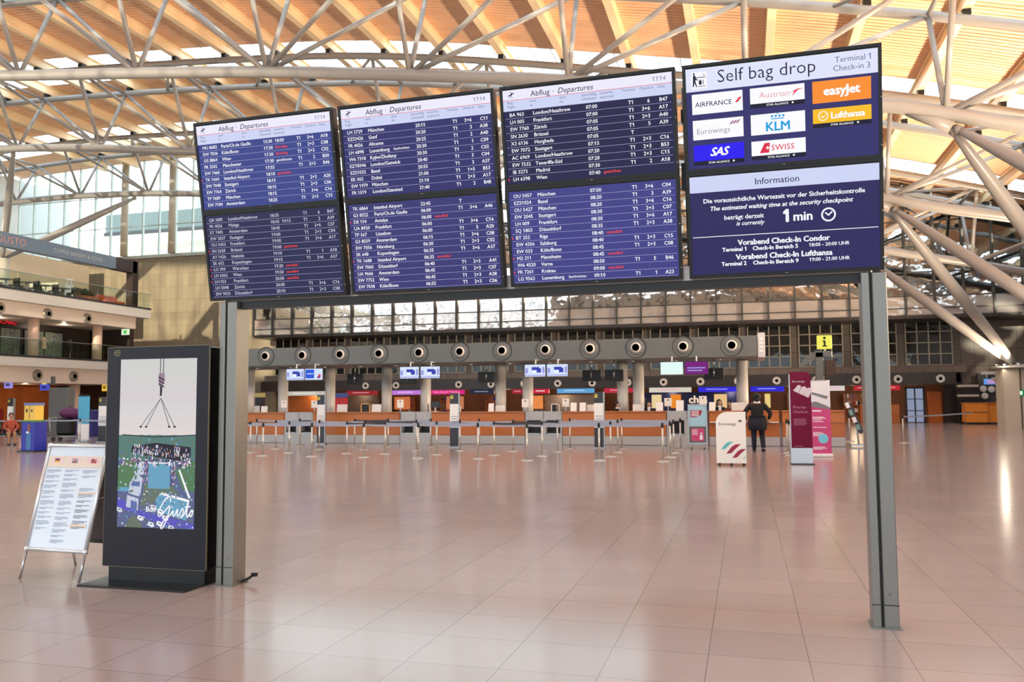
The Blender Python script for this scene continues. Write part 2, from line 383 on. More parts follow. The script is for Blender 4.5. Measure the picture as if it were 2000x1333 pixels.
MB().lathe([(.55,.02),(1.0,.03),(1.05,.09),(1.0,.15),(.55,.16)], (0,0,0), 28).build('tray', M_chrome, t)
for a in range(8):
    MB().lathe([(.03,.14),(.1,.2),(.11,.26)], (.8*math.cos(a*.785),.8*math.sin(a*.785),0), 10).build('floodlight', M_alu, t)
for yy in (35.6,47.6):
    MB().tube([(-50.4,yy,0),(-50.4,yy,LZ)], .35, 16).build('column', M_concrete)['kind'] = 'structure'
# ------------------------------------------------------------------ end walls
M_wallpanel = grid_mat('grey_wall_panels', (112,101,92), (62,55,50), .82, 1.1, .03, .45, .2, .3, 'XZ', .4)
M_wallpale = grid_mat('pale_wall_panels', (136,124,102), (104,94,78), .55, 1.1, .025, .5, .2, .3, 'XZ', .4)
struct(MB().b2(-62,-36.2,60,60.3,0,14.0).build('wall_back', M_wallpale))
struct(MB().b2(-36.2,22,60,60.3,3.2,7.2).build('wall_gallery', M_wallpanel))
struct(MB().b2(13.3,22,59.9,60,0,3.2).build('wall_right_end', M_wallpanel))
struct(MB().b2(-62,-28,-9.3,-9,8,12.5).b2(-28,22,-9.3,-9,8,17.2).build('wall_front', M_fascia))  # unseen wall, opening heights shaped to steer the sun patch and reflections
fw = MB()
for k in range(54): fw.box((-62+1.55*k,-9.1,(12.5+top(-62+1.55*k)+1)/2),(.1,.2,top(-62+1.55*k)-11.5))
for z in (14.2,16.0,17.8): fw.b2(-62,22,-9.2,-9.1,z-.06,z+.06)
for k in range(14): fw.tube([(-62+6.2*k,-8.7,12.5),(-58.9+6.2*k,-8.7,top(-58.9+6.2*k)+.9),(-55.8+6.2*k,-8.7,12.5)],.14,8)
struct(fw.build('window_30', mat('reflected_bars_dark',(70,66,60),.4)))  # unseen lattice added for dark reflections and streaks in the sun patch
struct(MB().b2(22,22.3,-9,66,0,11.4).build('wall_right', M_fascia))  # unseen side wall put in to contain light and fill reflections
struct(MB().b2(-62.3,-62,-9,66,0,21.5).build('wall_left', M_fascia))
struct(MB().b2(-62,22,60,60.35,-.2,.0).b2(-62,22,65.8,66,0,3.4).b2(-62,22,60.3,66,3.2,3.4).build('wall_shop_rear', M_brown))
M_mull = mat('dark_mullion', (66,66,62), .4, .3)
gw = MB()
for a,b_ in zip(xs,xs[1:]):
    if a < -36.2: gw.quad((a,60.1,14),(min(b_,-36.2),60.1,14),(min(b_,-36.2),60.1,top(min(b_,-36.2))+1.1),(a,60.1,top(a)+1.1))
w = struct(gw.build('window_6', M_glass), 'tall glazed end wall with thin mullions above the pale panels', 'window')
ml = MB()
for k in range(17):
    x = -62+1.63*k
    if x < -36: ml.box((x,60.05,(14+top(x)+1)/2),(.09,.22,top(x)+1-14))
for z in (14.06,16.6,19.3): ml.b2(-62,-36.2,60,60.12,z-.03,z+.03)
ml.b2(-62,-36.2,59.8,60.3,13.8,14.02)
ml.build('mullions', mat('pale_mullion',(168,176,170),.4,.3), w)
for x in (-50.3,-45.6):
    struct(MB().tube([(x,59.4,14),(x,59.4,top(x)+.8)], [.3,.3], 16).build('column', M_concrete))
# gallery glazing
def refl_glass(name, base, gl, wav):
    m = bpy.data.materials.new(name); m.use_nodes = True; n = m.node_tree.nodes; l = m.node_tree.links
    n.remove(n['Principled BSDF']); o = n['Material Output']; d = n.new('ShaderNodeBsdfDiffuse'); d.inputs[0].default_value = rgb(base)
    g = n.new('ShaderNodeBsdfGlossy'); g.inputs['Roughness'].default_value = .03; g.inputs[0].default_value = (.95,.95,.93,1)
    t = n.new('ShaderNodeTexCoord'); no = n.new('ShaderNodeTexNoise'); no.inputs['Scale'].default_value = .9; l.new(t.outputs['Object'], no.inputs['Vector'])
    bp = n.new('ShaderNodeBump'); bp.inputs['Strength'].default_value = wav; bp.inputs['Distance'].default_value = .3; l.new(no.outputs['Fac'], bp.inputs['Height']); l.new(bp.outputs[0], g.inputs['Normal'])
    x = n.new('ShaderNodeMixShader'); x.inputs[0].default_value = gl; l.new(d.outputs[0], x.inputs[1]); l.new(g.outputs[0], x.inputs[2]); l.new(x.outputs[0], o.inputs[0]); return m
M_rg = refl_glass('coated_window_glass', (30,27,23), .42, .05)
M_rg2 = refl_glass('enamelled_spandrel_glass', (172,162,154), .25, .06)
gg = MB(); gu = MB()
gxs = [-36.2+1.64*k for k in range(36)]
for a in gxs[:-1]:
    gg.quad((a,57,7.9),(a+1.64,57,7.9),(a+1.64,57,14.2 if a < -8 else top(a+1.64)+1.0),(a,57,14.2 if a < -8 else top(a)+1.0))
    if a < -8: gu.quad((a,57,14.2),(a+1.64,57,14.2),(a+1.64,57,top(a+1.64)+1.0),(a,57,top(a)+1.0))
w = struct(gg.build('window_7', M_rg), 'long mirrored gallery glazing above the check-in hall', 'window')
gu.build('upper_panes', M_glass, w)
sp_ = MB().b2(-36.2,22,56.98,57.1,6.72,7.9); sp_.b2(-36.2,-36.1,57,60,6.7,20); sp_.build('spandrel', M_rg2, w)
MB().b2(-36.2,22,56.9,60,6.5,6.72).build('soffit', M_brown, w)
ml = MB()
for a in gxs: ml.b2(a-.05,a+.05,56.75,57.02,6.6,top(a)+1)
for z in (7.15,7.9,9.4,11.0,12.6,14.2,15.8): ml.b2(-36.2,22 if z < 10 else 4 if z > 13 else 14,56.92,57.02,z-.035,z+.035)
ml.build('mullions', M_mull, w)
# windows in the panelled wall
M_dkglass = refl_glass('dark_office_glass', (20,18,15), .05, .03)
M_frame = mat('grey_window_frame', (178,168,146), .4, .2)
for k in range(15):
    x0 = 10.1-3.3*k
    if x0 < -37: break
    w = struct(MB().b2(x0,x0+2.75,59.93,59.97,3.72,6.62).build('window_%d'%(8+k), M_dkglass), 'dark office window, %s from the concrete pier, in the panelled rear wall'%ORDN[k], 'window')
    fr = MB()
    for j in range(5): fr.b2(x0+2.75*j/4-.035,x0+2.75*j/4+.035,59.86,59.98,3.7,6.65)
    for j in range(5): fr.b2(x0-.03,x0+2.78,59.86,59.98,3.72+.725*j-.03,3.72+.725*j+.03)
    fr.build('window_frame', M_frame, w)
struct(MB().b2(-36.2,13.3,58.5,60,3.2,3.66).build('trim_1', M_wallpanel))
struct(MB().b2(-36.2,12.6,58.0,58.6,2.42,3.2).build('trim_2', M_brown))
M_ring = mat('white_ring_enamel', (220,214,204), .35)
for k in range(17):
    x = 11.7-2.44*k
    o = MB().lathe([(.09,0),(.1,.05),(.2,.1),(.26,.06),(.27,0)], (0,0,0), 20, 0, 'Y').lathe([(.005,.052),(.1,.052)],(0,0,0),16,1,'Y').build('air_nozzle', [M_ring,M_black], None, (x,57.98,2.78))
    tag(o, 'white ring air nozzle, %s from the concrete pier, on the dark rear band'%ORDN[k], 'air nozzle', 'ring nozzles on the dark shop band')
# ------------------------------------------------------------------ departure gantry
GY, TILT = -0.02069161, 0.18578186
W, HH, PITCHC = 1.3635404, 0.78568586, 1.41222072
ex = Vector((math.cos(GY), math.sin(GY), 0)); en = Vector((math.sin(GY), -math.cos(GY), 0))
dn = Vector((0,0,-1))*math.cos(TILT)-en*math.sin(TILT)
TL = Vector((-4.63329099, 6.28569036, 4.05656589))
M_post = mat('silver_post_metal', (122,121,116), .34, .5, .05, 6)
M_postd = mat('dark_groove_rubber', (20,20,20), .6)  # near-black grooves and seam lines on the posts
M_rail = mat('grey_mounting_rail', (172,164,160), .4, .5)
gt = thing('display_gantry', 'two-legged silver gantry that carries the eight big departure screens', 'sign gantry', (-1.82,6.6,0), GY)
for s,px in ((-1,-2.62),(1,2.72)):
    m = MB()
    m.b2(px-.085,px-.03,-.08,.12,0,2.5,0,.004).b2(px-.012,px+.085,-.08,.12,0,2.5,0,.006).b2(px-.03,px-.012,-.06,.11,0,2.5,1).b2(px-.06,px+.06,.03,.12,2.5,3.2)
    m.b2(px-.1,px+.1,-.1,.14,0,.012,0); m.b2(px-.088,px+.088,-.083,-.078,.16,.166,1)
    m.ball((px+.03,-.082,.24),.008,8,0)
    m.build('post', [M_post, M_postd], gt)
MB().b2(-2.7,2.72,-.02,.1,2.5,2.62,0,.008).b2(-2.7,2.72,-.03,.11,2.47,2.5,1).build('crossbeam', [M_rail, M_black], gt)
MB().b2(-2.6,2.72,-.03,.06,2.44,2.47,0).build('cable_duct', M_black, gt)
for c in range(5):
    u = -2.79+1.41*c+ (.03 if c in (0,) else 0)
    m = MB(); a = Vector((u,.06,2.55)); b_ = Vector((u,-.2,3.95))
    if 0 < c < 4: m.tube([a,b_],.03,8).box((u,-.07,3.3),(.1,.08,.2)).box((u,-.14,3.75),(.08,.08,.09)); m.build('mounting_bracket', M_black, gt)
for c in range(4):
    u = -2.08+1.41*c
    MB().tube([(u,.1,2.55),(u,-.1,3.7)],.04,8).build('mounting_arm', M_rail, gt)
M_wtx = em('screen_white_writing', (246,246,252), 1.0)
M_wdim = em('screen_dim_white_writing', (196,198,214), 1.0)
M_rtx = em('screen_red_writing', (232,70,62), 1.0)
M_dtx = em('screen_dark_writing', (26,24,60), 1.0)
M_gtx = em('screen_grey_writing', (104,108,140), 1.0)
M_head = em('screen_header_white', (236,234,250), 1.0)
M_sub = em('screen_header_lavender', (206,212,244), 1.0)
M_line = em('screen_row_line', (158,158,200), 1.0)
M_rline = em('screen_red_line', (226,120,130), 1.0)
def casing(label, c, r):
    o_ = TL + ex*(PITCHC*c+W/2) + dn*(HH*(r+1))
    t = thing('departure_screen', label, 'display screen', o_, GY, 'big screens on the gantry', TILT)
    h = HH-.001
    m = MB(); w = W-.004
    m.b2(-w/2,w/2,.006,.085,0,h,0,.004)
    for x0,x1,z0,z1 in ((-w/2,w/2,0,.026),(-w/2,w/2,h-.022,h),(-w/2,-w/2+.024,.026,h-.022),(w/2-.024,w/2,.026,h-.022)): m.b2(x0,x1,-.006,.006,z0,z1)
    m.build('casing', M_black, t)
    MB().ball((.02,-.007,.012),(.012,.003,.003),8).build('maker_badge', M_alu, t)
    MB().ball((w/2-.006,-.006,.09),.004,6).ball((w/2-.006,-.006,.42),.004,6).build('status_light', M_white, t)
    return t
AW, AH, AZ = W-.052, HH-.058, .026           # lit area
def U(u): return -AW/2+u*AW
def V(v): return AZ+AH*(1-v)
def rect(m, u0,u1,v0,v1,y,mi): m.quad((U(u0),y,V(v1)),(U(u1),y,V(v1)),(U(u1),y,V(v0)),(U(u0),y,V(v0)),mi)
SZ = .0398
def board(label, c, r, bgc, rows, dim=False):
    t = casing(label, c, r)
    bgm = em('screen_navy_%d%d'%(c,r), bgc)
    p = MB(); rect(p,0,1,0,1,.002,0)
    v0 = .225 if r == 0 else .012
    n = len(rows); pit = (.985-v0)/n if r == 0 else .976/n
    for i in range(n):
        v = v0+pit*(i+1)
        if i < n-1 or r: rect(p,.008,.992,v-.002,v+.0022,.0006,1)
    ms = [bgm, M_line]
    if r == 0:
        hd = MB(); rect(hd,0,1,0,.107,.0004,0); rect(hd,0,1,.107,.222,.0004,1); rect(hd,.0,1,.1055,.1115,-.0004,2)
        p.add(hd, len(ms)); ms += [M_head, M_sub, M_rline]
        x = MB(); put(x,'Abflug',U(.172),V(.088),.06,-.0012,0,.0001); put(x,'·',U(.305),V(.088),.06,-.0012,0,.0001); put(x,'Departures',U(.335),V(.088),.06,-.0012,0,.0001,.25)
        put(x,'17:14',U(.965),V(.075),.045,-.0012,1,0,0,'RIGHT')
        for s,u,v,al in (('Flug',.025,.147,'LEFT'),('Flight',.025,.19,'LEFT'),('nach',.165,.147,'LEFT'),('to',.165,.19,'LEFT'),('über',.345,.147,'LEFT'),('via',.345,.19,'LEFT'),('planmäßig',.565,.147,'RIGHT'),('scheduled',.565,.19,'RIGHT'),('erwartet',.585,.147,'LEFT'),('expected',.585,.19,'LEFT'),('Terminal',.75,.147,'CENTER'),('Check-in',.855,.147,'CENTER'),('Gate',.96,.147,'RIGHT')):
            put(x,s,U(u),V(v),.0285,-.0012,1,0,0,al)
        # little take-off plane
        px,pz = U(.05),V(.052)
        fl = lambda P: flat(x,[(px+a*.03,pz+b*.03) for a,b in P],-.0012,0)
        fl([(-.75,-.25),(-.55,-.05),(.75,.5),(.95,.5),(.9,.33),(-.5,-.38)]); fl([(-.25,.75),(-.05,.75),(.45,.38),(.2,.26)]); fl([(-.1,-.6),(.1,-.55),(.45,.3),(.2,.2)]); fl([(-.8,-.72),(.7,-.72),(.7,-.78),(-.8,-.78)])
        p.add(x, len(ms)); ms += [M_dtx, M_gtx]
    x = MB()
    for i,row in enumerate(rows):
        v = v0+pit*(i+.5); z = V(v)-SZ*.34; f = row.split('|')
        put(x,f[0],U(.035 if r==0 else .03),z,SZ,-.0012,0,.0005)
        city, via = (f[1].split('~')+[''])[:2]
        put(x,city,U(.18),z,SZ,-.0012,0,.0007)
        if via: put(x,via,U(.345),z+.003,SZ*.72,-.0012,0,.0004)
        put(x,f[2],U(.568),z,SZ,-.0012,0,.0007,0,'RIGHT')
        if f[3]:
            k = f[3]; red = k[0].islower() and k != 'geschlossen' or k == 'Boarding'
            put(x,k,U(.588),z+(.004 if not k[0].isdigit() else 0),SZ*(1 if k[0].isdigit() else .8),-.0012,1 if red else 0,.0008 if red else .0005,0)
        for s,u in ((f[4],.775),(f[5],.872),(f[6],.972)):
            if s: put(x,s,U(u),z,SZ,-.0012,0,.0007,0,'RIGHT')
        if f[3] in ('cancelled','gestrichen'): flat(x,[(U(.005),z),(U(.016),z+.012),(U(.005),z+.024)],-.0012,1)
    p.add(x, len(ms)); ms += [M_wdim if dim else M_wtx, M_rtx]; p.build('display', ms, t)
    return t
board('upper departures screen at the end above the black totem, first row 15:30 to Paris',0,0,(58,68,138),['MU 8682|Paris/Ch.de Gaulle|15:30|18:00|T1|3+6|A18','EW 7036|Köln/Bonn|17:30|Boarding|T1|2+3|C08','OS 8864|Wien|17:30|Boarding|T1|2+3|C02','FR 3502|Manchester|17:30|geschlossen|T1|2|B50','EW 7460|London/Heathrow|17:55||T1|2+3|B46','TK 1664|Istanbul Airport|18:10|gestrichen|||','EW 7048|Stuttgart|18:15||T1|2+3|A20','EW 7764|Zürich|18:15||T1|2+3|C06','TP 7689|München|18:15||T1|3+6|C16','EW 7184|Amsterdam|18:25||T1|2+3|C15'])
board('darker lower departures screen without header, first row 18:35 to London',0,1,(42,42,80),['QR 5881|London/Heathrow|18:35||T1|6|B47','FR 4056|Malaga|18:45|19:15|T1|2|A39','EY 7405|Amsterdam|18:45||T1|3+6|C07','EW 2037|Stuttgart|19:00||T1|2+3|C04','OU 5453|Frankfurt|19:00||T1|3+6|A17','SN 2628|Brüssel|19:00|gestrichen|||','AY 1426|Helsinki|19:10||T1|1|A18','SK 652|Kopenhagen|19:15||T1|3+6|A37','LO 394|Warschau|19:20|cancelled|||','LH 6362|Wien|19:50|cancelled|||','LH 033|Frankfurt|20:00|cancelled|||','LH 5848|Zürich|20:00||T1|3+6|C16','EW 9033|Düsseldorf|20:10||T1|2+3|C08'],True)
board('upper departures screen whose first row leaves 20:15 for München',1,0,(50,48,106),['LH 2729|München|20:15||T1|3+6|C11','EZS3426|Genf|20:20||T1|3|A38','FR 4026|Alicante|20:25||T1|2|A40','LH 6898|Luxemburg~Saarbrücken|20:30||T1|1|C09','W6 7318|Kyjiw/Zhuliany|20:30||T1|2|C02','EZY8346|London/Gatwick|20:40||T1|3|C04','EZS1032|Basel|20:55||T1|3|A37','EK 062|Dubai|21:00||T1|1+5|B53','EW 1979|München|21:10||T1|2+3|A17','FR 1519|London/Stansted|21:40||T1|2|B48'])
board('lower departures screen whose first row leaves 22:45 for Istanbul',1,1,(58,56,116),['TK 6864|Istanbul Airport|22:45||T||','G3 8522|Paris/Ch.de Gaulle|06:00||T1|3+6|A46','DE 154|Antalya|06:00|cancelled|||','UA 8920|Frankfurt|06:00||T1|3+6|C16','TP 567|Lissabon|06:00||T1|5|A20','G3 8559|Amsterdam|06:15||T1|3+6|C08','EW 7056|Nürnberg|06:30||T1|2+3|C02','SK 648|Kopenhagen|06:35||T1|3+6|A37','TK 1688|Istanbul Airport|06:35|cancelled|||','EW 7060|Düsseldorf|06:40||T1|2+3|A41','UA 9666|Amsterdam|06:45||T1|2+3|C07','EW 7752|Wien|06:45||T1|2+3|A38','EW 7038|Köln/Bonn|06:55||T1|2+3|C06'])
board('dark navy upper departures screen whose first row leaves 07:00 for London',2,0,(34,33,72),['BA 963|London/Heathrow|07:00||T1|6|B47','LH 005|Frankfurt|07:00||T1|3+6|A17','EW 7760|Zürich|07:05||T1|2+3|A40','SN 2630|Brüssel|07:05||T1|5|A39','X3 6136|Hurghada|07:05||T||','EW 7072|Stuttgart|07:15||T1|2+3|C16','AC 6969|London/Heathrow|07:20||T1|2+3|B53','EW 7532|Teneriffa-Süd|07:20||T1|2+3|C15','IB 3273|Madrid|07:30||T1|2|A18','LH 6398|Wien|07:40|gestrichen|||'])
board('lower departures screen whose first row leaves 07:50 for München',2,1,(64,64,134),['OU 5457|München|07:50||T1|3+6|C04','EZS1024|Basel|08:20||T1|3|A39','OU 5427|München|08:20||T1|3+6|C16','EW 2045|Stuttgart|08:30||T1|2+3|C07','LH 009|Frankfurt|08:30||T1|3+6|A17','SQ 1803|Düsseldorf|08:35||T1|2+3|A38','BT 252|Riga|08:40|cancelled|||','EW 4356|Salzburg|08:40||T1|2+3|C15','EW 033|Köln/Bonn|08:45||T1|2+3|C08','M2 211|Mannheim|08:45|cancelled|||','W6 4520|Varna|08:50||T1|5|B46','FR 7261|Krakau|09:00|cancelled|||','LG 9562|Luxemburg~Saarbrücken|09:10||T1|1|A23'])
M_navy = em('screen_navy_bag', (50,47,106))
# self bag drop screen
t = casing('upper bag drop screen with a grid of coloured airline logos', 3, 0)
p = MB(); rect(p,0,1,0,1,.002,0); p.build('display', M_navy, t)
p = MB(); rect(p,0,1,0,.228,.0004,0); rect(p,.03,.115,.035,.2,-.0002,1); x = MB(); put(x,'Self bag drop',U(.17),V(.16),.13,-.0012,0,-.0008)
put(x,'Terminal 1',U(.965),V(.095),.056,-.0012,1,0,0,'RIGHT'); put(x,'Check-in 3',U(.965),V(.175),.056,-.0012,1,0,0,'RIGHT')
bx,bz = U(.07),V(.118)
fl = lambda P: flat(x,[(bx+a*.01,bz+b*.01) for a,b in P],-.0012,0)
flat(x,[(bx-.032+.007*math.cos(a*.5),bz+.047+.008*math.sin(a*.5)) for a in range(12)],-.0012,0)
fl([(-3.9,3.6),(-2.4,3.8),(-1.4,1.2),(-.2,.3),(-.6,-.2),(-2,.6),(-2.2,-1),(-1,-4.6),(-1.7,-4.8),(-2.9,-1.8),(-3.6,-4.6),(-4.3,-4.4),(-4,-.8)])
fl([(-1.6,2.2),(5,2.2),(5,1.7),(-1.6,1.7)]); fl([(3.6,4),(5,3.6),(3.6,3.1)]); fl([(.2,-.4),(2.2,-.4),(2.2,-3.2),(.2,-3.2)]); fl([(.8,.4),(1.6,.4),(1.6,-.4),(.8,-.4)]); fl([(3,.2),(3.5,.2),(3.5,-3.2),(3,-3.2)]); fl([(-.6,-4.2),(5,-4.2),(5,-4.6),(-.6,-4.6)])
p.add(x,2).build('header_band', [em('screen_pale_header',(224,227,249)), M_wtx, M_dtx, M_gtx], t)
LOG = dict(w=em('logo_white',(250,250,252)), o=em('logo_orange',(250,142,44)), y=em('logo_yellow',(248,190,32)), b=em('logo_blue',(40,16,240)), n=em('logo_navy',(18,16,44)), r=em('logo_red',(222,40,70)), p=em('logo_plum',(150,60,120)), k=em('logo_pale_red',(226,150,160)), c=em('logo_cyan',(40,160,222)), g=em('logo_grey',(132,126,150)), dn=em('logo_dark_blue',(40,34,92)))
LK = list(LOG); LM = [LOG[k] for k in LK]; I = LK.index
def tile(name, u0,u1,v0,v1, colr, draw, strip=False):
    m = MB()
    vb = v1-.042 if strip else v1
    rect(m,u0,u1,v0,vb,.0006,I(colr))
    if strip:
        rect(m,u0,u1,vb,v1,.0006,I('n')); put(m,'STAR ALLIANCE',(U(u0)+U(u1))/2,V(v1)+.008,.021,-.0012,I('w'),.0003,0,'CENTER')
        flat(m,arcpts((U(u0)+U(u1))/2+.105,V(v1)+.016,.007,0,6.28,10),-.0012,I('w'))
    draw(m,(U(u0)+U(u1))/2,(V(v0)+V(vb))/2); m.build(name, LM, t)
def slash(m,x,z,w,h,sh,k,y=-.0012): flat(m,[(x-w/2-sh/2,z-h/2),(x+w/2-sh/2,z-h/2),(x+w/2+sh/2,z+h/2),(x-w/2+sh/2,z+h/2)],y,I(k))
def d1(m,x,z): put(m,'AIRFRANCE',x-.158,z-.02,.05,-.0012,I('dn'),.0003,0,'LEFT',1.0,1.0); slash(m,x+.15,z+.006,.02,.036,.03,'r')
def d2(m,x,z): put(m,'Eurowings',x-.155,z-.03,.058,-.0012,I('g'),-.0004); [slash(m,x+.1+k*.022,z+.035+.002*k,.012,.024,.022,'p') for k in range(3)]
def d3(m,x,z): put(m,'SAS',x,z-.025,.085,-.0012,I('w'),.003,.35,'CENTER',.92)
def d4(m,x,z): put(m,'Austrian',x-.125,z-.02,.062,-.0012,I('k'),-.0004); flat(m,[(x+.08,z-.005),(x+.135,z+.02),(x+.185,z+.024),(x+.14,z+.012),(x+.1,z-.028),(x+.118,z+.006)],-.0012,I('r'))
def d5(m,x,z):
    put(m,'KLM',x,z-.05,.09,-.0012,I('c'),.0028,0,'CENTER'); rect_ = lambda a,b,c_,d: m.quad((x+a,-.0012,z+c_),(x+b,-.0012,z+c_),(x+b,-.0012,z+d),(x+a,-.0012,z+d),I('c')); rect_(-.045,.045,.03,.037)
    for k in range(4): flat(m,arcpts(x-.039+.026*k,z+.052,.009,0,6.28,10),-.0012,I('c'))
    flat(m,arcpts(x,z+.07,.006,0,6.28,8),-.0012,I('c'))
def d6(m,x,z):
    put(m,'SWISS',x-.05,z-.022,.058,-.0012,I('r'),.0003,0,'LEFT',1.05)
    flat(m,[(x-.13,z-.035),(x-.065,z-.035),(x-.058,z+.035),(x-.095,z+.035)],-.0012,I('r')); m.quad((x-.085,-.0016,z-.004),(x-.064,-.0016,z-.004),(x-.064,-.0016,z+.004),(x-.085,-.0016,z+.004),I('w')); m.quad((x-.079,-.0016,z-.011),(x-.07,-.0016,z-.011),(x-.07,-.0016,z+.011),(x-.079,-.0016,z+.011),I('w'))
def d7(m,x,z): put(m,'easyJet',x,z-.024,.088,-.0012,I('w'),.0042,0,'CENTER',.98)
def d8(m,x,z):
    put(m,'Lufthansa',x-.075,z-.022,.062,-.0012,I('w'),.0026,0,'LEFT',.96)
    A = arcpts(x-.125,z,.034,0,6.28,20); B = arcpts(x-.125,z,.028,0,6.28,20)
    for i in range(20): flat(m,[A[i],A[i+1],B[i+1],B[i]],-.0012,I('w'))
    flat(m,[(x-.148,z+.008),(x-.128,z-.006),(x-.1,z+.014),(x-.128,z-.016)],-.0012,I('w'))
tile('logo_tile',.03,.305,.255,.455,'w',d1); tile('logo_tile',.03,.305,.515,.71,'w',d2); tile('logo_tile',.03,.305,.765,.965,'b',d3,True)
tile('logo_tile',.345,.63,.255,.45,'w',d4,True); tile('logo_tile',.345,.63,.515,.715,'w',d5); tile('logo_tile',.345,.63,.775,.96,'w',d6,True)
tile('logo_tile',.67,.965,.255,.465,'o',d7); tile('logo_tile',.67,.965,.52,.70,'y',d8,True)
# information screen
t = casing('lower information screen telling a one minute security wait', 3, 1)
p = MB(); rect(p,0,1,0,1,.002,0); rect(p,.0,1,.0,.162,.0006,1); rect(p,.008,.992,.612,.619,.0006,2); x = MB(); put(x,'Information',U(.475),V(.118),.066,-.0012,1,.0002,0,'CENTER')
for s,u,v,z,b_,sh,al in (('Die voraussichtliche Wartezeit vor der Sicherheitskontrolle',.5,.272,.0462,.0013,0,'CENTER'),('The estimated waiting time at the security checkpoint',.485,.352,.0455,.0013,.25,'CENTER'),('beträgt derzeit',.4,.452,.047,.0011,0,'RIGHT'),('is currently',.4,.516,.043,.0010,.25,'RIGHT'),('1',.5,.51,.13,.005,0,'LEFT'),('min',.555,.505,.092,.003,0,'LEFT'),('Vorabend Check-In Condor',.5,.716,.056,.0024,0,'CENTER'),('Terminal 1',.3,.775,.041,.0017,0,'RIGHT'),('Check-In Bereich 5',.335,.775,.041,.0017,0,'LEFT'),('18:00 - 20:00 UHR',.635,.77,.036,.0008,0,'LEFT'),('Vorabend Check-In Lufthansa',.5,.862,.056,.0024,0,'CENTER'),('Terminal 2',.3,.921,.041,.0017,0,'RIGHT'),('Check-In Bereich 9',.335,.921,.041,.0017,0,'LEFT'),('19:00 - 21:00 UHR',.635,.916,.036,.0008,0,'LEFT')):
    put(x,s,U(u),V(v),z,-.0012,0,b_,sh,al)
A = arcpts(U(.74),V(.465),.05,0,6.2832,28); B = arcpts(U(.74),V(.465),.038,0,6.2832,28)
for i in range(28): flat(x,[A[i],A[i+1],B[i+1],B[i]],-.0012,0)
cx_,cz_ = U(.74),V(.465)
flat(x,[(cx_-.026,cz_+.012),(cx_-.02,cz_+.019),(cx_,cz_+.003),(cx_+.022,cz_+.024),(cx_+.029,cz_+.017),(cx_,cz_-.011)],-.0012,0)
p.add(x,3).build('display', [em('screen_navy_info',(44,39,92)), M_sub, M_wtx, M_wtx, M_dtx], t)
# ------------------------------------------------------------------ advertising totem
TX0, TX1, TY = -5.645, -4.575, 6.5
t = thing('advertising_totem', 'tall black advertising totem with lit crane picture beside the gantry leg', 'advertising totem', (-5.11,TY,0), 0)
M_glossb = mat('gloss_black_side', (12,12,14), .08, .1, .02)
M_bz = mat('anthracite_front_glass', (26,26,36), .4, .0, .03, 8, .25)
w2 = (TX1-TX0)/2
MB().b2(-w2+.01,w2-.01,.012,.24,.14,2.1,0,.006).build('body', M_glossb, t)
fr = MB(); S0,S1,Z0,Z1 = -.4,.41,.49,2.0
for a in ((-w2,S0,.14,2.11),(S1,w2,.14,2.11),(S0,S1,.14,Z0),(S0,S1,Z1,2.11)): fr.b2(a[0],a[1],0,.014,a[2],a[3])
fr.build('front_frame', M_bz, t)
ed = MB()
for a in ((-w2-.004,-w2,.14,2.114),(w2,w2+.004,.14,2.114)): ed.b2(a[0],a[1],-.002,.016,a[2],a[3])
ed.b2(-w2,w2,-.002,.016,2.11,2.114).b2(-w2,w2,-.002,.016,.136,.14).build('edge_trim', mat('bronze_edge',(110,104,84),.35,.6), t)
MB().b2(-w2+.04,w2-.03,.03,.22,.012,.16).build('plinth', M_black, t)
MB().b2(-.6,.5,-.24,.32,0,.014,0,.004).build('base_plate', mat('dark_steel_plate',(46,48,48),.25,.6,.08,4), t)
bd = MB(); A = arcpts(0,0,.04,.5,5.6,14); B = arcpts(0,0,.026,.5,5.6,14)
for i in range(14): flat(bd,[(-.43+A[i][0],2.06+A[i][1]*.7),(-.43+A[i+1][0],2.06+A[i+1][1]*.7),(-.43+B[i+1][0],2.06+B[i+1][1]*.7),(-.43+B[i][0],2.06+B[i][1]*.7)],-.003)
flat(bd,[(-.45,2.056),(-.4,2.056),(-.4,2.066),(-.45,2.066)],-.003).build('badge', mat('dull_gold_badge',(104,98,66),.4,.5), t)
# the picture shown on the lit screen
pc = {}
PAL = [('sky',(204,204,204)),('haze',(226,208,206)),('forest',(84,122,114)),('crowd',(34,32,44)),('skin',(190,150,140)),('shirt',(212,214,224)),('lawn',(84,122,84)),('water',(104,160,190)),('house',(196,202,220)),('roof',(96,112,170)),('road',(92,100,138)),('purple',(92,84,190)),('cable',(96,98,100)),('white',(240,240,244)),('olive',(104,114,100)),('pink',(196,120,160)),('hook',(150,120,140))]
PAL += [('g%d'%i,(204+4*i//2,205-i//3,202+i) if i < 5 else (212+3*(i-5),206+i//2,206+i//2)) for i in range(9)]
PN = [n for n,_ in PAL]; PM = [em('picture_'+n, c_) for n,c_ in PAL]; K = PN.index
q = MB(); SW, SH = S1-S0, Z1-Z0
def P(u,v): return (S0+u*SW, Z1-v*SH)
def R_(u0,u1,v0,v1,y,k): flat(q,[P(u0,v1),P(u1,v1),P(u1,v0),P(u0,v0)],y,K(k))
[R_(0,1,.052*i,.052*(i+1),.006,'g%d'%i) for i in range(9)]; R_(0,1,.455,1,.005,'road')
flat(q,[P(0,.47)]+[P(i/20,.452+.01*random.random()) for i in range(21)]+[P(1,.6),P(0,.6)],.0045,K('forest'))
for i in range(90):
    u,v = random.random(), .47+.13*random.random(); flat(q,[P(u+.018*math.cos(a),v+.008*math.sin(a)) for a in (0,1.3,2.5,3.9,5.2)],.0042-.00001*i,K(random.choice(['forest','olive','lawn','forest','olive','water','roof'])))
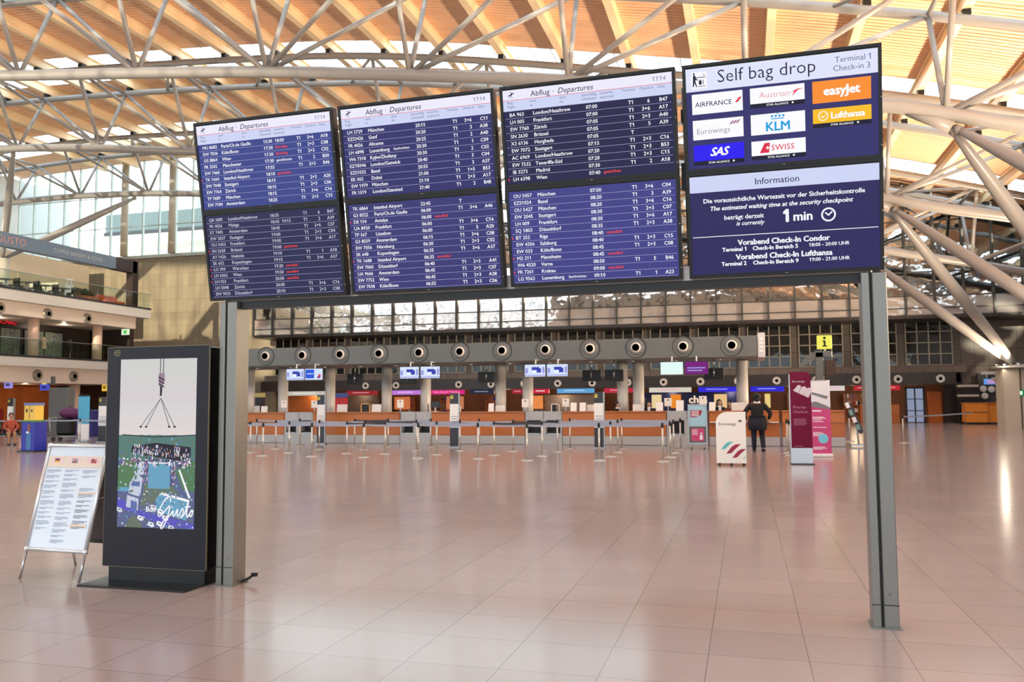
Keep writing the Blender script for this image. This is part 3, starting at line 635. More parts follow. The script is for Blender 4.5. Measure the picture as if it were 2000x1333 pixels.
flat(q,[P(0,.66),P(.1,.6),P(.24,.61),P(.27,.7),P(.2,.76),P(0,.78)],.003,K('lawn'))
flat(q,[P(.74,.66),P(1,.6),P(1,.78),P(.86,.78)],.003,K('lawn')); flat(q,[P(.36,.74),P(.62,.72),P(.8,.8),P(.3,.88)],.003,K('olive'))
R_(.0,.28,.765,.79,.0025,'water'); R_(.4,.68,.62,.77,.0022,'water'); R_(.4,.68,.615,.622,.002,'white')
flat(q,[P(.16,.74),P(.24,.68),P(.33,.71),P(.3,.82),P(.15,.8)],.0021,K('house')); flat(q,[P(.19,.73),P(.3,.73),P(.29,.76),P(.18,.755)],.0018,K('roof')); R_(.26,.35,.63,.69,.0021,'house')
flat(q,[P(.13,.81),P(.28,.83),P(.28,.9),P(.12,.88)],.002,K('house')); flat(q,[P(.18,.84),P(.26,.85),P(.26,.9),P(.18,.89)],.0017,K('roof'))
flat(q,[P(.5,.83),P(.58,.79),P(.93,.83),P(.9,.95),P(.52,.9)],.002,K('water')); flat(q,[P(.58,.79),P(.93,.83),P(.93,.845),P(.56,.803)],.0016,K('white'))
flat(q,[P(0,.82),P(.3,.9),P(1,.97),P(1,1),P(.6,.98),P(0,.88)],.0028,K('purple'))
flat(q,[P(.79,.66),P(.81,.655),P(.95,.82),P(.92,.82)],.0014,K('white'))
for k in ('shirt','pink','crowd','white'):
    for i in range(34):
        u,v = .05+.9*random.random(), .585+.05*random.random(); R_(u,u+.014,v,v+.011,.0015-.000005*i,k)
for i in range(60):
    u,v = .33+.07*random.random() if i%2 else .68+.06*random.random(), .62+.13*random.random(); R_(u,u+.012,v,v+.012,.0013-.000005*i,random.choice(['pink','crowd','shirt','purple','skin']))
flat(q,[P(.18,.52),P(.5,.50),P(.94,.525),P(.94,.58),P(.8,.605),P(.45,.58),P(.17,.555)],.001,K('crowd'))
for i in range(170):
    u = .19+.73*random.random(); v = .505+.06*random.random()+.02*(u-.2); wd = .008+.008*random.random(); R_(u,u+wd,v,v+.01+.012*random.random(),.0008-.000002*i,random.choice(['crowd','shirt','skin','crowd','roof','shirt','hook']))
for a,b_ in (((.53,0),(.53,.09)),((.57,0),(.57,.09))): R_(a[0]-.006,a[0]+.006,a[1],b_[1],.001,'cable')
flat(q,[P(.51,.09),P(.585,.085),P(.59,.13),P(.56,.17),P(.52,.165),P(.505,.12)],.0008,K('hook'))
for k in range(3): flat(q,[P(.51,.105+.02*k),P(.585,.125+.02*k),P(.585,.133+.02*k),P(.51,.113+.02*k)],.0005,K('crowd'))
flat(q,[P(.53,.165),P(.56,.165),P(.555,.22),P(.53,.225)],.0007,K('crowd'))
for u in (.29,.36,.66,.73):
    flat(q,[P(.545-.004,.235),P(.545+.004,.235),P(u+.005,.405),P(u-.005,.405)],.0006,K('cable')); R_(u-.015,u+.015,.4,.41,.0005,'crowd')
flat(q,[P(.05,.45),P(.5,.463),P(1,.45),P(1,.455),P(.5,.468),P(.05,.456)],.0006,K('crowd'))
for i,(u,v) in enumerate(((.02,.89),(.3,.935),(.44,.97),(.7,.985),(.62,.93),(.55,.965),(.47,.87),(.56,.895))): flat(q,[P(u-.03,v+.012),P(u-.02,v-.008),P(u+.04,v),P(u+.055,v+.02),P(u+.02,v+.026)],.0012-.00001*i,K('white' if i%3 else 'shirt')); flat(q,[P(u-.005,v+.002),P(u+.03,v+.006),P(u+.028,v+.012),P(u-.006,v+.008)],.0009-.00001*i,K('road'))
flat(q,[P(.12,1),P(.16,.95),P(.24,.93),P(.32,.97),P(.34,1)],.0009,K('olive'))
for i in range(230):
    u,v = random.random(), .78+.21*random.random(); w_ = .006+.02*random.random(); h_ = .003+.012*random.random(); k = random.choice(['house','roof','road','shirt','olive','water','road','purple']); flat(q,[P(u,v),P(u+w_,v+.004),P(u+w_*.9,v+h_),P(u-.003,v+h_*.8)],.00155-.0000008*i,K(k))
for i in range(150):
    u,v = random.random(), .6+.2*random.random(); r_ = .006+.012*random.random(); k = random.choice(['olive','lawn','forest','house','water','lawn']); 
    if not (.38 < u < .7 and .6 < v < .78): flat(q,[P(u+r_*math.cos(a_)*(.7+.5*random.random()),v+r_*.5*math.sin(a_)) for a_ in (0,1,2.1,3.3,4.2,5.4)],.00155-.0000008*i,K(k))
put(q,'Bon',S0+.38*SW,Z1-.905*SH,.066,-.0005,K('white'),.002)
# flowing script word drawn with a brush line
def brush(pts, wdt):
    pts = [P(*p) for p in pts]; S = []
    for i in range(len(pts)-1):
        p0,p1,p2,p3 = pts[max(i-1,0)],pts[i],pts[i+1],pts[min(i+2,len(pts)-1)]
        for k in range(6):
            s = k/6; S.append(tuple(.5*((2*p1[j])+(-p0[j]+p2[j])*s+(2*p0[j]-5*p1[j]+4*p2[j]-p3[j])*s*s+(-p0[j]+3*p1[j]-3*p2[j]+p3[j])*s**3) for j in (0,1)))
    S.append(pts[-1])
    for i in range(len(S)-1):
        dx,dz = S[i+1][0]-S[i][0], S[i+1][1]-S[i][1]; L = math.hypot(dx,dz) or 1; nx,nz = -dz/L*wdt/2, dx/L*wdt/2
        flat(q,[(S[i][0]-nx,S[i][1]-nz),(S[i+1][0]-nx,S[i+1][1]-nz),(S[i+1][0]+nx,S[i+1][1]+nz),(S[i][0]+nx,S[i][1]+nz)],-.0006-.00001*(i%3),K('white'))
brush([(.7,.845),(.69,.815),(.64,.825),(.56,.89),(.545,.925),(.58,.925),(.66,.88),(.69,.87),(.67,.92),(.62,.985),(.58,1.0),(.6,.965),(.68,.93),(.735,.895),(.73,.92),(.75,.925),(.79,.885),(.785,.92),(.81,.92),(.85,.88),(.865,.905),(.85,.93),(.83,.928),(.88,.91),(.93,.83),(.905,.91),(.92,.93),(.955,.9),(.985,.89),(.965,.925),(.945,.915),(.965,.89),(.99,.895)],.0125)
brush([(.88,.872),(.95,.868)],.011)
q.build('screen_picture', PM, t)
MB().b2(S0,S1,.007,.0125,Z0,Z1).build('screen', M_black, t)
# ------------------------------------------------------------------ A-frame notice board
t = thing('a_frame_sign', 'white metal A-frame notice board with three-language travel notices', 'notice board', (-6.13,6.64,0), math.radians(-3))
HT, HB, DY = 1.2, .26, .0
yt, yb = .06, -.17
def fp(x, z): return (x, yb+(yt-yb)*(z-HB)/(HT-HB), z)
m = MB(); hw = .345
for a,b_ in (((-hw,HB),(hw,HB)),((-hw,HT),(hw,HT)),((-hw,HB),(-hw,HT)),((hw,HB),(hw,HT))): m.tube([fp(*a),fp(*b_)],.018,10)
for x in (-hw,hw):
    for z in (HB,HT): m.ball(fp(x,z),.026,10)
m.build('front_frame', M_chrome if 0 else mat('silver_anodised',(214,216,216),.3,.5), t)
m = MB(); m.quad(fp(-hw,HB),fp(hw,HB),fp(hw,HT),fp(-hw,HT)); pm_ = m
m = MB(); off = .004
def fq(u0,u1,v0,v1,mi,o=0):
    def g(u,v):
        x,y,z = fp(-.32+.64*u, HT-.03-(HT-HB-.06)*v); return (x,y-off-o,z)
    m.quad(g(u0,v1),g(u1,v1),g(u1,v0),g(u0,v0),mi)
fq(.0,1,.075,.195,1); 
for u in (.12,.45,.78):
    fq(u-.05,u+.17,.085,.15,2,.0005)
for k,c_ in enumerate((3,4,5)): fq(.12,.21,.1+.015*k,.115+.015*k,c_,.001)
fq(.45,.55,.1,.145,3,.001); fq(.46,.54,.105,.112,0,.0015); fq(.46,.54,.12,.127,0,.0015); fq(.49,.51,.1,.145,4,.0016)
fq(.8,.9,.1,.145,4,.001); fq(.81,.84,.103,.12,3,.0015); fq(.85,.9,.108,.112,0,.0015)
for cidx in range(3):
    v = .22
    while v < (.83 if cidx != 1 else .97):
        n = random.choice([2,3,4]); 
        for j in range(n):
            if v > (.83 if cidx != 1 else .97): break
            if cidx == 2 and .3 < v < .4: v += .02; continue
            w_ = (.27 if j < n-1 else .15)*(.8+.2*random.random()); fq(.02+.335*cidx,.02+.335*cidx+w_,v,v+.005,3 if cidx == 2 and v > .52 else 6,.0006); v += .0125
        v += .02
fq(.68,.98,.44,.47,1); fq(.66,.96,.765,.80,1)
pm_.add(m,1).build('poster', [mat('white_poster_gloss',(212,222,232),.25,0,.02), M_paper, mat('print_cream',(226,208,190),.6), mat('print_rose',(230,198,196),.6), mat('print_charcoal',(70,70,80),.6), mat('print_red',(176,70,66),.6), mat('print_yellow',(232,196,80),.6), mat('print_grey',(132,140,158),.6)], t)
for s in (-1,1):
    MB().tube([fp(s*hw,HB),(s*hw,yb-.065,.0)],.012,8).build('front_leg', M_alu, t)
def bp(x,z): return (x, .12+(.34-.12)*(HT-z)/(HT-HB), z)
m = MB()
for a,b_ in (((-hw,HB),(hw,HB)),((-hw,HT),(hw,HT)),((-hw,HB),(-hw,HT)),((hw,HB),(hw,HT))): m.tube([bp(*a),bp(*b_)],.016,8)
m.build('rear_frame', M_black, t)
m = MB(); m.quad(bp(-hw,HB),bp(hw,HB),bp(hw,HT),bp(-hw,HT)); m.build('rear_panel', mat('dark_brown_back_board',(92,82,84),.5), t)
for s in (-1,1): MB().tube([bp(s*hw,HB),(s*hw*.99,.4,.0)],.012,8).build('rear_leg', M_alu, t)
MB().tube([fp(hw,.72),(hw,.06,.73),bp(hw,.74)],.005,6).build('stay', M_chrome, t)
MB().tube([(-hw,.05,HT),(-hw,.13,HT)],.014,8).tube([(hw,.05,HT),(hw,.13,HT)],.014,8).build('hinge', M_black, t)
cb = MB().tube([(-4.34,6.68,.02),(-4.31,6.7,.035),(-4.28,6.72,.05),(-4.26,6.74,.07)],.012,8).box((-4.25,6.75,.075),(.05,.03,.03)).build('power_cable', M_black)
tag(cb, 'short black cable end with plug behind the gantry leg by the totem', 'cable')
# ------------------------------------------------------------------ check-in bulkhead, columns, counters
struct(MB().b2(-22.4,.42,30.0,30.25,3.04,3.76,0,.02).b2(-22.4,.42,30.25,33.2,3.55,3.76).b2(-22.4,.42,30.25,33.2,3.04,3.1).b2(-22.4,.42,33.0,33.2,3.04,3.76).build('trim_3', M_grey), 'long grey bulkhead with round air nozzles over the check-in desks', 'bulkhead')
ec = MB().b2(.42,.66,29.98,33.25,3.02,3.86,0,.01); [ec.b2(.47,.6,29.96,29.98,3.2+.14*k,3.26+.14*k,1) for k in range(4)]
tag(ec.build('bulkhead_end_cap', [M_fascia, M_white]), 'pale end cap closing the grey check-in bulkhead', 'end cap')
for k in range(12):
    x = -18.5+1.642*k
    o = MB().lathe([(.37,0),(.37,.012),(.345,.012),(.345,.006),(.28,.006),(.25,.03),(.2,.05),(.2,.05)], (0,0,0), 28, 0, 'Y').lathe([(.185,.045),(.175,.07),(.155,.09),(.13,.1)],(0,0,0),28,2,'Y',False).lathe([(.37,.013),(.35,.013)],(0,0,0),28,1,'Y',False).lathe([(.005,.098),(.135,.098)],(0,0,0),20,1,'Y').lathe([(.255,.022),(.235,.036)],(0,0,0),28,1,'Y',False).build('air_nozzle', [M_grey if 0 else M_grey, M_black, M_ring], None, (x,29.995,3.45))
    nth = ['first','second','third','fourth','fifth','sixth','seventh','eighth','ninth','tenth','eleventh','last'][k]
    tag(o, 'round concentric air nozzle, %s from the totem end of the grey check-in bulkhead'%nth, 'air nozzle', 'nozzles on the check-in bulkhead')
for kc,x in enumerate((-20.5,-18.9,-16.7,-14.15,-12.45,-9.3,-8.2,-4.5,-3.9,-.13)):
    struct(MB().tube([(x,32,0),(x,32,3.05)], .21, 20).build('column', mat('satin_column_cladding',(212,207,200),.42,.1,.03,2)), 'round satin grey column, %s from the silver gantry leg, behind the desks'%ORDN[kc], 'column')
for k,x in enumerate([-21+1.55*i for i in range(14)]):
    o = MB().lathe([(.07,0),(.075,.03),(.05,.035)],(0,0,0),12).lathe([(.045,-.001),(.005,-.001)],(0,0,0),12,1).build('downlight', [M_white, em('downlight_glow',(255,236,210),2.0)], None, (x,30.9,3.0)); tag(o,'small white downlight, %s from the gantry leg, under the check-in bulkhead'%ORDN[k],'downlight','downlights under the check-in bulkhead')
def wood_desk(x0, x1, lab):
    c = (x0+x1)/2; w = (x1-x0)/2; t = thing('check_in_desk', lab, 'check-in desk', (c,30.0,0), 0, 'cherry wood check-in desks')
    MB().b2(-w,w,0.03,.75,.32,1.14).build('body', M_wood, t)
    MB().b2(-w,w,-.03,.03,.8,1.16).build('upper_front', M_woodh, t)
    MB().b2(-w,w,.012,.03,.34,.8).build('lower_front', M_wood, t)
    MB().b2(-w,w,.05,.7,0,.3).b2(-w,w,-.0,.05,.02,.32).build('plinth', M_midgrey, t)
    MB().b2(-w-.01,w+.01,-.08,.8,1.16,1.2,0,.006).build('top', M_woodh, t)
    return t
def belt_unit(x0, x1, lab):
    c = (x0+x1)/2; w = (x1-x0)/2; t = thing('baggage_belt_unit', lab, 'baggage belt', (c,30.0,0), 0, 'grey baggage belt units between the desks')
    b = MB().b2(-w,w,.02,.75,.88,1.2,0,.008).b2(-w,-w+.06,0,.75,.36,.88).b2(w-.06,w,0,.75,.36,.88).b2(-.1,.1,0,.75,.36,.88).b2(-w,w,.0,.75,0,.36)
    b.b2(-.006,.006,.01,.02,.9,1.2,1); b.build('housing', [M_midgrey, M_dark], t)
    for s in (-1,1):
        xc = s*(w+.02)/2+s*.02; hw_ = (w-.18)/2
        MB().b2(xc-hw_,xc+hw_,.3,.75,.4,.86).build('opening', M_black, t)
        MB().b2(xc-hw_,xc+hw_,.02,.3,.4,.46).build('belt', mat('rubber_belt',(30,30,32),.7), t)
        MB().b2(xc-hw_,xc+hw_,.0,.03,.37,.41).build('belt_edge', M_alu, t)
wood_desk(-20.6,-17.66,'cherry wood check-in desk beside the silver gantry leg')
belt_unit(-17.64,-16.4,'grey baggage belt unit with dark openings nearest the silver gantry leg')
wood_desk(-16.38,-12.73,'long cherry wood desk behind the poster pillar nearest the gantry leg')
belt_unit(-12.71,-11.45,'grey baggage belt unit under the second pair of monitors')
wood_desk(-11.43,-7.82,'long cherry wood desk behind the middle poster pillar')
belt_unit(-7.8,-6.43,'grey baggage belt unit under the third pair of monitors')
wood_desk(-6.41,-2.72,'long cherry wood desk behind the poster pillar nearest the white sign box')
wood_desk(-1.25,1.05,'cherry wood desk with pale ledge behind the white sign box and walking person')
MB().b2(-1.13,1.13,-.2,-.03,.8,.83).build('writing_ledge', M_white, bpy.data.objects['check_in_desk.004'])
t = belt_unit(-2.7,-1.3,'dark open baggage belt unit behind the wheeled notice trolley')
wood_desk(1.15,1.75,'narrow cherry wood desk return between walking person and burgundy pylon')
wood_desk(1.8,3.12,'cherry wood service desk behind the pink roll-up banner')
# ------------------------------------------------------------------ monitors
M_mon = em('monitor_pale_blue', (214,226,250)); M_mon2 = em('monitor_navy', (46,60,170)); M_mon3 = em('monitor_mint', (226,250,244)); M_mon4 = em('monitor_purple', (116,20,120)); M_mon5 = em('monitor_blue', (30,86,214))
def monitor(x, label, kind):
    t = thing('check_in_monitor', label, 'monitor', (x,29.55,2.44), 0, 'lit monitors over the check-in desks')
    MB().b2(-.4,.4,0,.08,0,.47,0,.006).build('casing', M_black, t)
    p = MB(); S = lambda a,b_,c_,d,y,mi: p.quad((a,y,c_),(b_,y,c_),(b_,y,d),(a,y,d),mi)
    base = {0:0,1:0,2:2,3:3}[kind]; S(-.38,.38,.02,.45,-.002,base)
    if kind == 0:
        S(-.12,.16,.25,.36,-.004,1); S(.06,.22,.16,.32,-.0035,1); S(-.36,-.26,.14,.32,-.0035,5); S(.27,.35,.14,.36,-.0035,5); S(-.1,.04,.16,.23,-.0045,6); S(-.38,.38,.05,.08,-.004,5)
    if kind == 1: S(-.36,.02,.08,.42,-.004,4); S(.2,.3,.1,.24,-.0045,7); S(.16,.26,.08,.16,-.005,3); S(-.3,-.02,.24,.27,-.005,0)
    if kind == 3:
        for k in range(2): S(-.3,.3-.1*k,.22-.09*k,.26-.09*k,-.004,5)
    p.build('display', [M_mon,M_mon2,M_mon3,M_mon4,M_mon5,em('monitor_lilac',(150,152,222)),em('monitor_white',(246,248,255)),em('monitor_red',(214,70,80))], t)
    m = MB().tube([(.0,.1,.3),(0,.1,.58),(0,.13,.62),(0,.5,.62)],.025,8).b2(-.1,.1,.07,.12,.15,.4); m.build('hanger', M_white, t)
for i,(x,k,lab) in enumerate(((-16.93,0,'timetable monitor of the pair nearest the silver gantry leg'),(-16.13,1,'blue and white monitor of the pair nearest the silver gantry leg'),(-12.15,0,'outer monitor of the second pair above the belt unit'),(-11.32,0,'inner monitor of the second pair hung before a column'),(-7.3,0,'monitor of the third pair hung right before a column'),(-6.48,0,'monitor of the third pair with no column behind it'),(-2.45,2,'pale mint monitor beside the purple one'),(-1.62,3,'purple monitor with two pale lines of writing'))): monitor(x,lab,k)
for i,(x,) in enumerate(((-15.2,),(-12.9,),(-9.65,),(-5.55,),(-4.7,),(-1.1,))):
    t = thing('rear_monitor','black monitor back, %s from the gantry leg, hanging behind the check-in desks'%ORDN[i],'monitor',(x,31.2,2.3),0,'dark monitor backs behind the desks')
    MB().b2(-.34,.34,0,.1,0,.42,0,.01).build('casing', M_black, t); MB().tube([(0,.05,.42),(0,.05,.8)],.03,8).tube([(0,-.01,.1),(0,-.01,.42)],.03,8).build('hanger', M_alu, t)
# ------------------------------------------------------------------ belt barrier posts
M_belt = mat('grey_blue_webbing', (150,156,172), .6)
M_beltd = mat('dark_webbing', (52,52,60), .6)
GX = [-2.12,-3.8,-5.69,-7.2,-8.95,-10.66,-12.35,-14.0,-15.6]
ROWS = [(22.4,GX[:8],'front'),(24.0,[-2.07,-3.74,-5.71,-7.2,-8.99,-10.67,-11.96,-13.97,-15.34],'second'),(26.0,[-2.14,-3.83,-5.7,-7.16,-8.94,-10.45,-12.3,-13.99,-15.63],'third'),(27.9,[-2.08,-3.98,-5.69,-8.9,-10.67,-12.29,-13.6,-15.8,-17.57],'rearmost')]
def post(x, y, label, nxt=None, dark=False, grp='belt barrier posts before the check-in desks'):
    t = thing('barrier_post', label, 'barrier post', (x,y,0), 0, grp)
    MB().lathe([(.17,0),(.175,.008),(.165,.016),(.05,.03),(.03,.045)],(0,0,0),24).build('base', M_chrome, t)
    MB().tube([(0,0,.03),(0,0,.9)],.026,12).build('pole', M_chrome, t)
    MB().tube([(0,0,.88),(0,0,.985)],.034,12).lathe([(.034,.985),(.02,1.0)],(0,0,0),12).build('belt_cassette', M_black, t)
    if nxt:
        d = Vector(nxt)-Vector((x,y)); n = 8; m = MB()
        for i in range(n):
            a,b_ = i/n,(i+1)/n; f = lambda s: -.02*4*s*(1-s)
            p0,p1 = d*a, d*b_; m.quad((p0.x,p0.y,.905+f(a)),(p1.x,p1.y,.905+f(b_)),(p1.x,p1.y,.96+f(b_)),(p0.x,p0.y,.96+f(a)))
        m.build('belt', M_beltd if dark else M_belt, t)
    return t
ORD = ['first','second','third','fourth','fifth','sixth','seventh','eighth','ninth']
for Yr,xs_,nm in ROWS:
    for i,x in enumerate(xs_):
        nx = (xs_[i+1],Yr) if i+1 < len(xs_) else ((x-1.7,Yr) if Yr < 25 else None)
        if nm == 'rearmost' and i in (2,3,6): nx = None
        yy = Yr+(-.1,.0,-.35,.08,.02,.1,.15,.2,.1)[i]*(1 if nm == 'front' else .3)
        if nx and i+1 < len(xs_): nx = (xs_[i+1], Yr+(-.1,.0,-.35,.08,.02,.1,.15,.2,.1)[i+1]*(1 if nm == 'front' else .3))
        post(x, yy, 'silver belt post, %s from the white sign box end of the %s barrier row'%(ORD[i],nm), nx, i%3 == 2 and nm != 'front')
post(1.16,25.35,'silver belt post half hidden beside the burgundy pylon'); post(1.14,26.5,'farther silver belt post just behind the one beside the burgundy pylon')
post(3.66,33.76,'silver belt post without belt beside the leaflet desk, left of the gantry leg',None,False,'posts near the right gantry leg'); post(5.35,32.85,'silver belt post with grey belt, right of the right-hand gantry leg',(9.5,41),False,'posts near the right gantry leg')
post(-27.67,28.3,'silver belt post beside the tall blue and yellow bin, before the luggage trolley',(-31.5,27.4),False,'posts before the gallery hall')
post(-26.02,28.5,'silver belt post in front of the cyan banner',(-27.67,28.3),False,'posts before the gallery hall'); post(-26.64,29.06,'rear one of two close silver belt posts by the cyan banner',None,False,'posts before the gallery hall')
post(-24.4,28.6,'silver belt post hidden partly by the black totem, ends the belt',(-26.02,28.5),False,'posts before the gallery hall')
# ------------------------------------------------------------------ poster pillars
def pillar(x, y, label, s=1.0):
    t = thing('poster_pillar', label, 'poster pillar', (x,y,0), 0, 'slim poster pillars in the queue')
    w = .155*s
    MB().b2(-w,w,-.05,.05,.04,.68).build('lower_panel', M_dark, t); MB().b2(-w-.04,w+.04,-.12,.12,0,.04,0,.008).build('foot', M_alu, t)
    MB().b2(-w,w,-.052,.05,.76,1.5).build('white_panel', M_white, t); MB().b2(-w,w,-.053,.05,.68,.76).build('silver_band', M_alu, t)
    MB().b2(-w,w,-.05,.05,1.5,1.87).build('header', M_dark, t)
    m = MB(); m.quad((-w+.02,-.054,1.68),(-w+.12,-.054,1.68),(-w+.12,-.054,1.8),(-w+.02,-.054,1.8)); m.quad((-w+.04,-.056,1.74),(-w+.08,-.056,1.74),(-w+.08,-.056,1.78),(-w+.04,-.056,1.78),1)
    m.build('yellow_emblem', [mat('emblem_yellow',(206,196,70),.4), M_dark], t)
    m = MB(); [m.quad((-w+.05,-.0545,z),(w-.02,-.0545,z),(w-.02,-.0545,z+.018),(-w+.05,-.0545,z+.018)) for z in (.8,.84,.9,.98,1.06)]
    m.build('printed_lines', mat('print_slate',(84,96,120),.6), t)
    MB().b2(w+.005,w+.03,-.05,.05,.04,1.87).build('edge_rail', M_alu, t)
pillar(-15.6,29.2,'slim poster pillar nearest the silver gantry leg, by the belt unit'); pillar(-9.75,27.8,'middle slim poster pillar before the long desk'); pillar(-4.74,28.0,'slim poster pillar nearest the white sign box'); pillar(-32.73,31.6,'slim white poster pillar at the edge of the frame by the bench',1.0); pillar(-25.6,29.3,'poster pillar with black lower half beside the cyan banner',1.35)
# ------------------------------------------------------------------ standing signs
M_signw = mat('satin_white_sign', (236,234,226), .4, 0, .02)
M_burg = mat('burgundy_sign', (104,10,52), .6, 0, .04, 8, .2); M_burg2 = mat('crimson_stripe', (150,24,66), .4); M_teal = mat('teal_stripe', (96,190,196), .4); M_pink = mat('pink_print', (194,78,126), .65, 0, .04, 8, .2)
t = thing('sign_box', 'low white sign box with rounded corner and coloured stripes on castors', 'sign box', (-.38,21.2,0), 0)
w = .35
MB().prism([(-w,.06),(w,.06),(w,1.29)]+arcpts(-w+.26,1.03,.26,math.pi/2,math.pi,10), 0, .3).build('box', M_signw, t)
m = MB()
m_ = lambda pts,mi: flat(m,pts,-.004,mi)
def swoosh(x,z,k,mi): m_([(x,z),(x+.04*k,z+.0),(x+.1*k,z+.01),(x+.22*k,z+.1*k+.03),(x+.3*k,z+.2*k),(x+.2*k,z+.195*k),(x+.12*k,z+.15*k)],mi)
swoosh(-.24,.39,.95,1); swoosh(-.12,.29,1.15,0); swoosh(.02,.19,1.08,0); m_([(.24,.16),(.34,.16),(.34,.27),(.29,.2)],2)
put(m,'Eurowings',-.285,.97,.098,-.004,3); 
for k in range(3): m_([(.16+.02*k,1.07-.012*k),(.2+.02*k,1.07-.012*k),(.235+.02*k,1.1-.012*k),(.2+.02*k,1.1-.012*k)],3)
m.build('stripes_and_lettering', [M_burg2, M_teal, mat('pale_stripe',(196,210,208),.4), mat('sign_slate_print',(70,66,90),.5)], t)
for x in (-.28,0,.28): MB().ball((x,.04,.03),(.035,.035,.03)).build('castor', M_black, t)
t = thing('sign_pylon', 'tall burgundy sign pylon with white stripes on a silver foot', 'sign pylon', (1.28,21.86,0), math.radians(4))
w = .245
MB().prism([(-w,.4),(w,.4),(w,2.12)]+arcpts(w-.14,2.12,.14,0,math.pi/2,8)+[(-w,2.26)], 0, .1).build('panel', M_burg, t)
MB().b2(-w,w,0,.1,.03,.4).build('silver_foot', M_alu, t); MB().b2(-w-.02,w+.03,-.1,.2,0,.03,0,.006).build('base_plate', M_dark, t); MB().b2(-w-.02,-w,.0,.1,.03,2.2).build('edge_rail', M_alu, t)
m = MB(); m_ = lambda pts,mi: flat(m,pts,-.004,mi)
for k in range(3): m_([(-.17+.12*k,1.8-.06*k),(-.06+.12*k,1.74-.06*k),(.02+.13*k,1.88-.03*k),(.0+.11*k,1.93-.03*k),(-.06+.1*k,1.93-.04*k)],0)
put(m,'Eurowings',-.19,2.0,.07,-.004,0); put(m,'Priority-',-.185,1.36,.095,-.004,1); put(m,'Check-in',-.185,1.25,.095,-.004,1)
for k in range(5): m.quad((-.18,-.004,1.1-.035*k),(.1+.03*(k%2),-.004,1.1-.035*k),(.1+.03*(k%2),-.004,1.11-.035*k),(-.18,-.004,1.11-.035*k),1)
m.quad((-.18,-.004,.44),(.02,-.004,.44),(.02,-.004,.45),(-.18,-.004,.45),1); m.build('stripes_and_lettering', [mat('stripe_silver',(206,196,204),.4), mat('print_rose_grey',(190,130,160),.5)], t)
t = thing('roll_up_banner', 'pink and white roll-up banner behind the burgundy pylon', 'banner', (1.95,24.8,0), 0)
w = .27
MB().b2(-w,w,-.006,0,.08,2.08).build('sheet', M_pink, t); MB().b2(-w-.01,w+.03,-.08,.08,0,.09,0,.02).build('cassette', M_white, t); MB().tube([(-w,0,2.09),(w,0,2.09)],.014,8).build('top_rail', M_alu, t); MB().tube([(0,.03,.09),(0,.03,2.08)],.01,8).build('support_pole', M_alu, t)
m = MB(); m_ = lambda pts,mi,y=-.009: flat(m,pts,y,mi)
m_([(-w,1.5),(-.1,1.46),(w,1.34),(w,2.08),(-w,2.08)],0); m_([(-.22,1.72),(.18,1.58),(.22,1.66),(-.2,1.78)],1,-.01); m_([(-w,1.5),(-.1,1.52),(.18,1.4),(w,1.34),(w,1.3),(-w,1.38)],1,-.0105)
for k,z in enumerate((1.24,1.08,1.05,1.01,.96,.8,.66,.63,.6,.57,.26,.23,.2)): m.quad((-.2,-.01,z),(.03+.06*(k%3),-.01,z),(.03+.06*(k%3),-.01,z+.018 if k else z+.04),(-.2,-.01,z+.018 if k else z+.04),2)
m_(arcpts(.06,.5,.13,0,6.283,24),3,-.011); m.build('printed_picture', [mat('banner_pale',(226,224,226),.5), mat('banner_grey',(120,120,126),.5), mat('banner_white_print',(244,226,236),.5), mat('banner_cyan_disc',(120,200,224),.5)], t)
t = thing('notice_trolley', 'wheeled silver trolley frame with blue and magenta notices', 'notice trolley', (-1.55,28.25,0), 0)
MB().b2(-.28,.28,-.02,.02,.16,.2).b2(-.28,.28,-.02,.02,1.4,1.44).b2(-.3,-.27,-.03,.03,.16,1.44).b2(.27,.3,-.03,.03,.16,1.44).b2(-.27,.27,-.02,.02,.72,.75).build('frame', M_alu, t)
MB().b2(-.27,.27,-.01,.01,.75,1.4).b2(-.27,.27,-.012,.01,.98,.99).build('upper_notice', mat('notice_sky_blue',(160,200,214),.4), t); MB().b2(-.27,.27,-.01,.01,.2,.72).build('lower_panel', M_grey, t); MB().b2(-.2,.2,-.016,-.01,.25,.66).build('magenta_notice', M_pink, t)
m = MB(); flat(m,[(-.22,1.02),(-.05,1.02),(.1,1.08),(.15,1.2),(.15,1.25),(-.22,1.25)],-.014,0)
for z in (1.2,1.15,1.1,1.06): m.quad((-.19,-.016,z),(.05,-.016,z),(.05,-.016,z+.02),(-.19,-.016,z+.02),1)
for z in (.6,.55,.5,.46): m.quad((-.18,-.018,z),(0,-.018,z),(0,-.018,z+.018),(-.18,-.018,z+.018),1)
m.ball((.11,-.02,.5),(.03,.004,.03),8,1); m.quad((.06,-.018,.3),(.16,-.018,.3),(.15,-.018,.45),(.07,-.018,.45),1); m.build('printed_panel', [M_burg2, M_paper], t)
for x in (-.2,.2): MB().tube([(x-.03,0,.07),(x+.03,0,.07)],.07,14).box((x,0,.15),(.05,.08,.06)).build('castor', M_alu, t)
MB().b2(-.26,.26,-.1,.1,.14,.16).build('base_shelf', M_alu, t)
t = thing('information_post', 'grey bracket post carrying the glowing yellow information sign', 'sign post', (2.62,33.0,0), 0)
MB().b2(-.14,.14,-.12,.12,0,3.3,0,.01).b2(-.14,.45,-.12,.12,3.1,3.34,0,.02).build('post', M_grey, t)
MB().prism([(-.14,3.3),(-.14,3.05),(-.7,2.7),(-.72,2.78),(-.5,3.1),(-.25,3.3)],-.08,.08).build('side_arm', M_grey, t); MB().tube([(.2,0,3.32),(.2,0,3.42)],.04,10).build('neck', M_alu, t)
